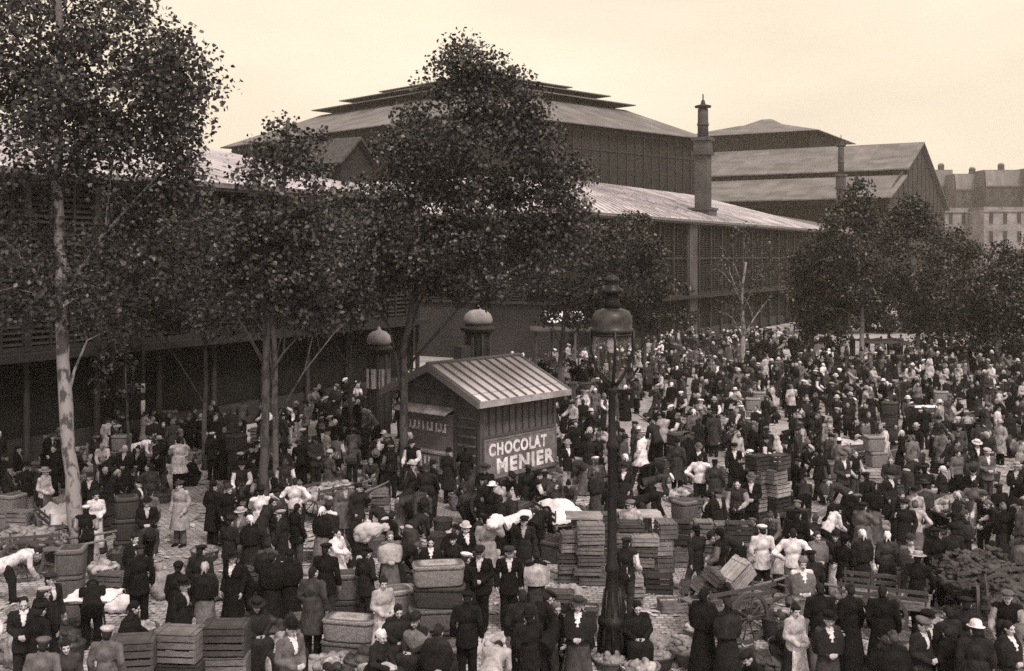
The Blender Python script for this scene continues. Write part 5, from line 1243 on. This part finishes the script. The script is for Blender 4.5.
P('m_front',24,597,20,['dark','dark'],None,'dark','bare-headed dark man facing us near the left edge','head',1.66)
P('m_stand',40,605,150,['black','black'],'cap','black','black-capped man just behind the grey jackets, bottom left','head')
P('m_stand',50,574,60,['dark','black'],'cap','charcoal','dark man in flat charcoal cap left of the trestle','head')
P('w_plain',66,640,10,['brown','dark'],None,'dark','woman in brown blouse between the two grey jackets','head',1.58)
P('w_plain',178,563,175,['black','black'],'bonnet','black','woman in black with small dark hat seen from behind','head',1.6)
P('w_shawl',205,562,185,['dark','grey','black'],'headscarf','pale','woman with pale kerchief, black shawl and grey skirt, from behind','head',1.6)
P('w_plain',233,553,-15,['black','black'],'straw_hat','black','woman in black suit with dark brimmed hat facing us','head',1.62)
P('m_coat',201,546,170,['dark','dark'],'cap','dark','dark-coated man behind the two women seen from the back','head')
P('w_shawl',272,553,170,['black','black','black'],None,'dark','left one of two black-dressed women seen from behind','head',1.58)
P('w_shawl',290,550,190,['black','black','black'],'bonnet','black','right one of two black-dressed women, in dark bonnet','head',1.58)
P('m_coat',313,567,168,['brown','black'],None,'dark','bare-headed man in long brown coat walking away','head',1.68)
P('w_sit',256,598,30,['dark','dark','dark'],'straw_hat','dark','seated woman in dark dress and brimmed hat among baskets','head')
P('w_sit_apron',292,612,300,['grey','dark','pale'],None,'dark','seated bare-headed woman with pale apron beside the brown coat','head')
P('m_coat',180,546,-20,['pale','grey'],'cap','charcoal','man in long pale coat and dark cap on the bare patch','foot',1.68)
P('m_coat',213,547,150,['black','black'],'bowler_hat','black','man in black coat and bowler left of the dark trunk','foot')
P('w_plain',241,562,90,['black','black'],'straw_hat','black','woman in black with wide hat left of the dark trunk','foot',1.6)
P('m_hips',295,540,185,['white','grey'],None,'dark','bare-headed man in white shirt right of the dark trunk, from behind','foot',1.64)
P('w_apron',383,577,35,['pale','pale','white'],None,'dark','woman in pale dress and white apron standing among hampers','head',1.6)
P('w_shawl',390,531,15,['grey','grey','pale'],'headscarf','grey','woman with pale shawl and grey kerchief behind the pale-dressed one','head',1.6)
P('m_carry',360,515,150,['dark','dark'],None,'dark','dark man carrying a pale sack on his shoulder','head')
P('m_reach',337,530,60,['white','pale'],None,'dark','boy in white smock left of the sack carrier','head',1.45)
P('m_stand',467,592,175,['black','black'],'cap','black','black-clad man with back turned, lower centre','head')
P('m_front',480,547,-10,['black','black'],'cap','dark','man in black suit with open white collar, lower centre','head')
P('m_stand',509,547,5,['black','black'],'cap','charcoal','capped man in black suit beside the open-collared man','head')
P('m_stand',522,590,183,['dark','black'],None,'grey','grey-haired man in dark suit from behind, bottom centre','head',1.72)
P('m_bend',493,648,170,['pale','dark'],None,'dark','stooping man in pale jacket at the bottom centre','head')
P('m_bend',516,508,110,['white','dark'],None,'dark','bent porter with bright white back behind the black suits','head')
P('w_sit',556,600,20,['dark','dark','dark'],'headscarf','grey','seated woman with grey kerchief left of the lamp foot','head')
P('m_sit',582,598,-20,['dark','dark'],'cap','grey','seated man in grey cap next to the lamp foot','head')
P('w_sit',637,600,5,['black','black','black'],'headscarf','black','seated black-shawled woman right of the lamp foot','head')
for i,(px,t,lab) in enumerate(((398,603,'seated woman in dark shawl, leftmost at bottom centre'),(416,612,'seated woman in pale collar at bottom centre'),(438,625,'seated dark woman lowest at bottom centre'),(380,628,'seated woman in white kerchief before the pale dress'))):
    P('w_sit' if i!=3 else 'w_sit_apron',px,t,(20,-30,160,60)[i],['dark','dark',('dark','grey','black','pale')[i]],('headscarf','bonnet',None,'headscarf')[i],('dark','dark','dark','white')[i],lab,'head')
P('w_shawl',704,588,150,['black','black','black'],'headscarf','black','left cloaked woman in black before the loaded handcart','head',1.64)
P('w_shawl',727,598,200,['black','dark','dark'],'headscarf','dark','right cloaked woman in dark shawl before the loaded handcart','head',1.58)
P('m_stand',762,525,182,['white','dark'],'cap','white','man in white shirt and white cap seen from behind','head')
P('m_hips',793,528,170,['white','grey'],None,'dark','bare-headed man in white shirt, grey trousers, hands on hips','foot' if False else 'head',1.7)
P('w_shawl',817,531,10,['grey','black','grey'],'headscarf','brown','woman in grey shawl holding a bundle beside the white shirts','head',1.6)
P('m_front',820,584,178,['black','grey'],None,'dark','man in black jacket and grey trousers seen from behind','head',1.7)
P('w_plain',850,586,185,['black','black'],None,'dark','woman in long black dress right of the grey trousers','head',1.62)
P('w_apron',795,604,30,['pale','dark','white'],None,'dark','woman in pale blouse holding a white bundle, bottom right','head',1.58)
P('m_coat',883,585,165,['black','black'],None,'dark','man in wide black coat seen from behind, bottom right','head',1.72)
P('w_shawl',862,530,200,['dark','dark','dark'],'headscarf','white','left of two dark women in white kerchiefs','head',1.58)
P('w_plain',887,531,160,['brown','dark'],'headscarf','white','right of two dark women in white kerchiefs, brown blouse','head',1.58)
P('w_hips',915,501,175,['pale','grey','grey'],'hair_bun' if False else None,'dark','woman in pale blouse and grey skirt seen from behind','head',1.62,'grey')
P('m_coat',936,528,175,['black','black'],'cap','black','left of two black-coated men on the right','head')
P('m_stand',952,526,190,['dark','black'],'bowler_hat','black','right of two black-coated men, in bowler hat','head')
P('m_walk',918,552,150,['black','black'],'straw_hat','pale','man in black suit with pale brimmed hat and shoulder strap','head')
P('m_stand',928,611,-5,['black','black'],'cap','black','man in black with white neckcloth facing us, bottom right','head',1.66)
P('m_stand',966,598,150,['dark','dark'],'cap','dark','dark capped man right of the neckcloth man, bottom right','head',1.7)
P('m_front',948,606,200,['dark','black'],None,'dark','bare-headed dark man between the bottom-right men','head')
P('w_shawl',1008,622,30,['dark','grey','dark'],'headscarf','dark','woman in dark shawl at the bottom right corner','head',1.6)
P('m_coat',999,484,200,['black','black'],'cap','dark','black-coated man by the right edge, mid height','head')
P('m_hips',975,480,150,['grey','pale'],None,'dark','man in grey shirt and pale trousers by the right edge','head')
P('m_hips',700,455,170,['white','dark'],None,'dark','man in white shirt behind the far crate row','head')
P('m_bend',140,438,90,['white','dark'],None,'dark','bent man in white shirt by the banded post','head')
# loads carried by the people above
x,y=gd(360,615); y=F*(HC-1.68)/(515-HY); x=(360-512)/F*y
o=link('sack',SK_['pale'],None,(x-.12,y-.12,1.22),(.2,1.25,.3)); tag(o,'pale sack on the shoulder of the dark man','sack','sacks and bundles')

# ------------------------------------------------------------------ everybody else
LM=[(80,540,'leaning trunk'),(265,536,'dark slender trunk'),(143,470,'banded post'),(400,480,'left kiosk corner'),(520,490,'chocolate sign'),(612,640,'lamp post'),(680,570,'crate row'),(767,524,'tall crate column'),(728,625,'loaded handcart'),
    (437,630,'hamper pile'),(978,600,'big dark heap'),(743,376,'pale forked tree'),(888,376,'flat-roofed shelter'),(560,550,'white sheeted cart'),(330,525,'vegetable cart'),(850,475,'sheeted cart'),(60,552,'sacking-covered cart'),(180,640,'big boxes'),(805,560,'white-shirted men'),(925,432,'far white-sheeted cart'),(915,560,'pale-bloused woman'),(670,442,'far dark-laden cart'),(780,440,'open patch'),(997,376,'slim right-edge tree'),(375,420,'shorter domed column'),(862,372,'right-hand trees')]
def zone(px,py):
    b=min(LM,key=lambda l:(l[0]-px)**2+((l[1]-py)*1.6)**2); dx=px-b[0]; dy=(py-b[1])*1.6
    if abs(dx)>abs(dy): rel_='left of' if dx<0 else 'right of'
    else: rel_='behind' if dy<0 else 'in front of'
    far_=math.hypot(dx,dy)
    return ('just '+rel_ if far_<22 else (rel_ if far_<60 else 'well '+rel_))+' the '+b[2]
CLEAR=[(636,548,706,800,.04),(585,645,655,740,.0),(95,640,262,760,.12),(340,690,470,780,.3),(150,505,208,640,.08),(770,425,800,452,.1),(625,395,655,470,.35),(905,560,935,650,.5),(330,640,480,671,.5)]
def okpos(x,y,rmin):
    px=512+F*x/y; py=HY+F*HC/y
    dist=(Vector((x,y,0))-O).dot(-Vv)
    if dist<.9: return False
    k=Vector((x+1.03,y-35.5)); lx=k.x*.669+k.y*.743; ly=-k.x*.743+k.y*.669
    if -.75<lx<4.4 and -.6<ly<4.4: return False
    if 470<px<562 and y<39 and py<526 and (px-512)/F*y>-1.6: return False
    for a,b,c,d,pr in CLEAR:
        if a<px<c and b<py<d and random.random()>pr: return False
    for q in OCC:
        if (q[0]-x)**2+(q[1]-y)**2<(q[2]+rmin)**2: return False
    return True
gs=random.Random(77); used=set(); cnt=0
for t in range(4000):
    if cnt>=170: break
    dd=17.5+34*gs.random()**1.25; xx=gs.uniform(-.47,.47)*dd
    if not okpos(xx,dd,.3): continue
    px=512+F*xx/dd; py=HY+F*HC/dd; zn=zone(px,py); kind=gs.choice(['basket','basket','basket','crate','crate','sack','hamper'])
    tn=gs.choice(['brown','pale','dark']); wn=gs.choice(['wooden','dark','pale'])
    if kind=='basket':
        bk=gs.choice(['wide','wide','deep']); fl=gs.choice(['cabbages','pale cauliflowers','roots','turnips',None]); lab=f"{tn} {'wide round' if bk=='wide' else 'deep'} basket {'of '+fl if fl else 'standing empty'} {zn}"
        if lab in used: continue
        used.add(lab); basket(bk,tn,xx,dd,gs.random()*6,lab,fl,f"{fl} filling the {tn} {'wide round' if bk=='wide' else 'deep'} basket {zn}")
    elif kind in('crate','hamper'):
        n=gs.choice([1,2,3]); kk=gs.choice(['flat','box','open']) if kind=='crate' else gs.choice(['long','square']); tt=wn if kind=='crate' else tn
        wh=('in a pile ' if n>1 else '')+zn
        if (kk,tt,wh) in used: continue
        used.add((kk,tt,wh)); stack(px,py,[('c' if kind=='crate' else 'h',kk,tt)]*n,wh,gs.uniform(0,3),.1)
    else:
        kk=gs.choice(['tan','pale','white','tan2']); lab=f"{ {'tan':'upright tan','pale':'upright pale','white':'white lying','tan2':'lying tan'}[kk]} sack {zn}"
        if lab in used: continue
        used.add(lab); sack(kk,px,py,gs.random()*6,lab)
    cnt+=1
print('goods',cnt)
cand=[]; tries=0
for k in range(400):        # the knot of buyers between the kiosk sign and the carts
    d=random.uniform(27,30.8); x=(random.uniform(470,600)-512)/F*d
    if okpos(x,d,.12): cand.append((x,d)); OCC.append((x,d,.24))
    if len(cand)>=16: break
while len(cand)<1330 and tries<90000:
    tries+=1
    d=17.5+66*random.random()**.86; x=random.uniform(-.50, .50)*d
    if d>72 and random.random()<.4:
        d=random.uniform(80,93); x=(random.uniform(640,830)-512)/F*d
    if not okpos(x, d, .14): continue
    cand.append((x,d)); OCC.append((x,d,.24))
cand.sort(key=lambda c:c[1])
NIND=300-len(PL)
MW=['m_stand','m_stand','m_coat','m_coat','m_walk','m_walk','m_shirt','m_shirt','m_carry','m_bend','m_bend','m_lean','m_lean','m_talk','m_talk','m_crouch','m_reach','m_front','m_front','w_shawl','w_shawl','w_shawl','w_apron','w_apron','w_plain','w_plain','w_bend','w_bend','w_walk','w_lean','w_lean','w_crouch','w_crouch','w_carry']
def outfit(key):
    dk=lambda: random.choices(['black','dark','charcoal','brown','grey','pale'],[6,5,2.5,1.5,1.2,.9])[0]
    if key in('m_hips','m_shirt'): top=random.choices(['white','pale','grey'],[5,3,1])[0]; return [top]+([dk()] if key=='m_shirt' else [])+[dk()]
    if key in('m_carry','m_reach'): return [random.choices(['pale','grey','charcoal','dark','white'],[2,2,2,3,1])[0],dk()]
    if key.startswith('w'):
        up=random.choices(['black','dark','charcoal','brown','grey','pale','white'],[5,5,2,1.5,1.5,1.5,1.6])[0]; sk=dk()
        third=random.choices(['white','pale','grey','dark'],[4,2,2,1.5])[0] if key in('w_apron','w_hips','w_carry','w_lean') else random.choices(['black','dark','charcoal','grey','pale'],[6,4,2,.8,.5])[0]
        return [up,sk,third]
    return [dk(),dk()]
GN={'m_stand':'jacket','m_coat':'overcoat','m_walk':'jacket','m_hips':'shirt','m_shirt':'shirt','m_carry':'smock','m_bend':'jacket','m_reach':'smock','m_front':'jacket','m_lean':'jacket','m_talk':'jacket','m_crouch':'jacket'}
def describe(key,c,hat,hc,view):
    sex=POSES[key]['sex']
    if sex=='man': g_=f"{c[0]} {GN[key]}"
    elif key in('w_shawl','w_crouch'): g_=f"{c[2]} shawl"
    elif key in('w_apron','w_hips','w_carry','w_lean'): g_=f"{c[0]} blouse and {c[2]} apron"
    else: g_=f"{c[0]} blouse and {c[1]} skirt"
    hn={None:'bare-headed','cap':f'{hc} cap','bowler_hat':f'{hc} bowler','straw_hat':f'{hc} brimmed hat','headscarf':f'{hc} kerchief','bonnet':f'{hc} bonnet'}[hat]
    pose={'m_walk':' walking','w_walk':' walking','m_bend':' stooping','w_bend':' stooping','m_carry':' carrying','w_carry':' with raised arm','m_lean':' leaning','w_lean':' leaning','m_crouch':' crouching','w_crouch':' crouching','m_talk':' gesturing'}.get(key,'')
    return f"{sex}{pose} in {g_}, {hn}"
seen={}
for i,(x,d) in enumerate(cand[:NIND]):
    px=512+F*x/d; py=HY+F*HC/d; zn=zone(px,py); yaw=random.choice((random.uniform(-40,40),random.uniform(130,230),random.uniform(0,360)))
    for t in range(60):
        key=random.choice(MW); c=outfit(key); sex=POSES[key]['sex']
        hat=random.choices(['cap','bowler_hat','straw_hat',None],[6,2,1,2])[0] if sex=='man' else random.choices(['headscarf','bonnet','straw_hat',None],[3,1.5,1,4])[0]
        hc_=random.choices(['black','dark','charcoal','grey','pale','white'],[4,4,2,2,1.6,1.4])[0] if hat!='headscarf' else random.choices(['white','pale','grey','dark','black'],[3,3,2,2.5,1.5])[0]
        lab=f"{describe(key,c,hat,hc_,yaw)}, {zn}"
        if lab not in seen and len(lab.split())<=16: break
    seen[lab]=1
    o=add_person(key,x,d,R(yaw),c,hat,hc_,random.choice(['dark','dark','black','brown','grey']),random.uniform(.94,1.04)*(.955 if sex=='woman' else 1),random.random()<.5,lab,'market people',0,random.choice([None,'white','white','pale']))
    if key=='m_carry':
        kd=random.choice(['pale','tan','white','tan2']); mir=o.scale.x<0
        q=link('sack',SK_[kd],None,o.matrix_basis@Vector((-.16,-.02,1.42)) if kd in('tan2','white') else o.matrix_basis@Vector((-.16,.1,1.40)),(0,.0 if kd in('tan2','white') else .0,R(yaw)+1.57),(.8,.8,.8)); tag(q,f'{ {"pale":"pale","tan":"tan","white":"white","tan2":"long tan"}[kd]} sack shouldered by a man {zn}','sack','sacks and bundles')
    if key=='w_carry':
        m_=o.matrix_basis@Vector((-.12,-.0,1.69)); basket('hand',random.choice(['brown','pale']),m_.x,m_.y,R(yaw),f'small basket raised on the head of a woman {zn}',None,'',m_.z)
# the rest of the crowd, farther off, as one mass
def merged(key,hat):
    d=POSES[key]; V=[];Fc=[];sl=[]; n=0
    def put(me,M,slot,ratio):
        nonlocal n
        o=bpy.data.objects.new('t',me); COL.objects.link(o); md=o.modifiers.new('d','DECIMATE'); md.ratio=ratio
        dg=bpy.context.evaluated_depsgraph_get(); q=bpy.data.meshes.new_from_object(o.evaluated_get(dg)); bpy.data.objects.remove(o); q.calc_loop_triangles()
        co=np.zeros(len(q.vertices)*3); q.vertices.foreach_get('co',co); co=co.reshape(-1,3); M_=np.array(M); co=co@M_[:3,:3].T+M_[:3,3]
        tr=np.zeros(len(q.loop_triangles)*3,dtype=np.int64); q.loop_triangles.foreach_get('vertices',tr)
        V.append(co); Fc.append(tr.reshape(-1,3)+n); sl.append(np.full(len(co),slot)); n+=len(co); bpy.data.meshes.remove(q)
    I4=Matrix.Identity(4); put(d['body'],I4,0,.14); k=1
    for nm,me in d['parts']:
        if nm=='boot': put(me,I4,5,.2)
        else: put(me,I4,k,.2); k+=1
    put(HEADS['hair'],d['HM'],6,.5)
    if hat: put(HEADS[hat],d['HM'],7,.5)
    return np.concatenate(V),np.concatenate(Fc),np.concatenate(sl)
CM={}
for key in set(MW):
    for hat in (('cap','bowler_hat',None) if key[0]=='m' else ('headscarf',None)): CM[key,hat]=merged(key,hat)
edge=[]
for k in range(6000):        # the market goes on to the right of the view
    if len(edge)>=210: break
    d=random.uniform(22,92); x=random.uniform(.505,.66)*d
    if okpos(x,d,.14): edge.append((x,d)); OCC.append((x,d,.24))
VV=[];FF=[];TT=[];n=0; ks=list(CM.keys()); ks.sort(key=str)
for (x,d) in cand[NIND:]+edge:
    key,hat=random.choice(ks); V,Fc,sl=CM[key,hat]; s=random.uniform(.92,1.04); a=random.random()*6.28; c_,s_=math.cos(a)*s,math.sin(a)*s
    Q=np.stack([V[:,0]*c_-V[:,1]*s_+x, V[:,0]*s_+V[:,1]*c_+d, V[:,2]*s],1); c=outfit(key)
    pal=np.zeros((8,4)); pal[0]=S(.36); 
    for i in range(4): pal[1+i]=tone(c[min(i,len(c)-1)])
    pal[5]=S(.02); pal[6]=tone(random.choice(['dark','brown','grey'])); pal[7]=tone(random.choice(['dark','black','grey','pale','white'] if hat!='headscarf' else ['white','pale','dark']))
    VV.append(Q); FF.append(Fc+n); TT.append(pal[sl]); n+=len(Q)
if VV:
    VV=np.concatenate(VV);FF=np.concatenate(FF);TT=np.concatenate(TT)
    me=bpy.data.meshes.new('crowd'); me.vertices.add(len(VV)); me.vertices.foreach_set('co',VV.astype(np.float32).ravel())
    me.loops.add(FF.size); me.loops.foreach_set('vertex_index',FF.astype(np.int32).ravel()); me.polygons.add(len(FF))
    me.polygons.foreach_set('loop_start',np.arange(0,FF.size,3,dtype=np.int32)); me.polygons.foreach_set('loop_total',np.full(len(FF),3,dtype=np.int32)); me.update(calc_edges=True)
    at_=me.attributes.new('tone','FLOAT_COLOR','POINT'); at_.data.foreach_set('color',TT.astype(np.float32).ravel()); me.polygons.foreach_set('use_smooth',np.ones(len(FF),dtype=bool)); me.materials.append(MATS['cloth_mass'])
    o=link('crowd',me); tag(o,kind='stuff')
for o in COL.objects:
    if o.get('label') and len(o['label'].split())>16: print('LONG',o['label'])
print('people',len(PL),'+',min(NIND,len(cand)),'crowd',max(0,len(cand)-NIND),'tries',tries)

# splintered slats and straw lying about
b=MB(); rl=random.Random(9)
for k in range(900):
    d=17+40*rl.random()**1.6; x=rl.uniform(-.5,.5)*d
    if (Vector((x,d,0))-O).dot(-Vv)<1: continue
    b.box((x,d,.02+.02*rl.random()),(rl.uniform(.15,.6),rl.uniform(.025,.07),.012),0,rl.random()*3.14)
o=b.build('debris',MATS['crate_wood_pale']); tag(o,kind='stuff')
# ------------------------------------------------------------------ market haze
hm=bpy.data.materials.new('haze'); hm.use_nodes=True; nt=hm.node_tree
for n in list(nt.nodes):
    if n.type=='BSDF_PRINCIPLED': nt.nodes.remove(n)
pv=nt.nodes.new('ShaderNodeVolumePrincipled'); pv.inputs['Color'].default_value=(.9,.82,.74,1); pv.inputs['Density'].default_value=.0005; pv.inputs['Anisotropy'].default_value=.2
nt.links.new(pv.outputs[0],nt.nodes['Material Output'].inputs['Volume'])
mb=MB(); mb.box2((-1850,-90,-1.0),(1850,2450,38)); o=mb.build('haze',hm); tag(o,kind='stuff')
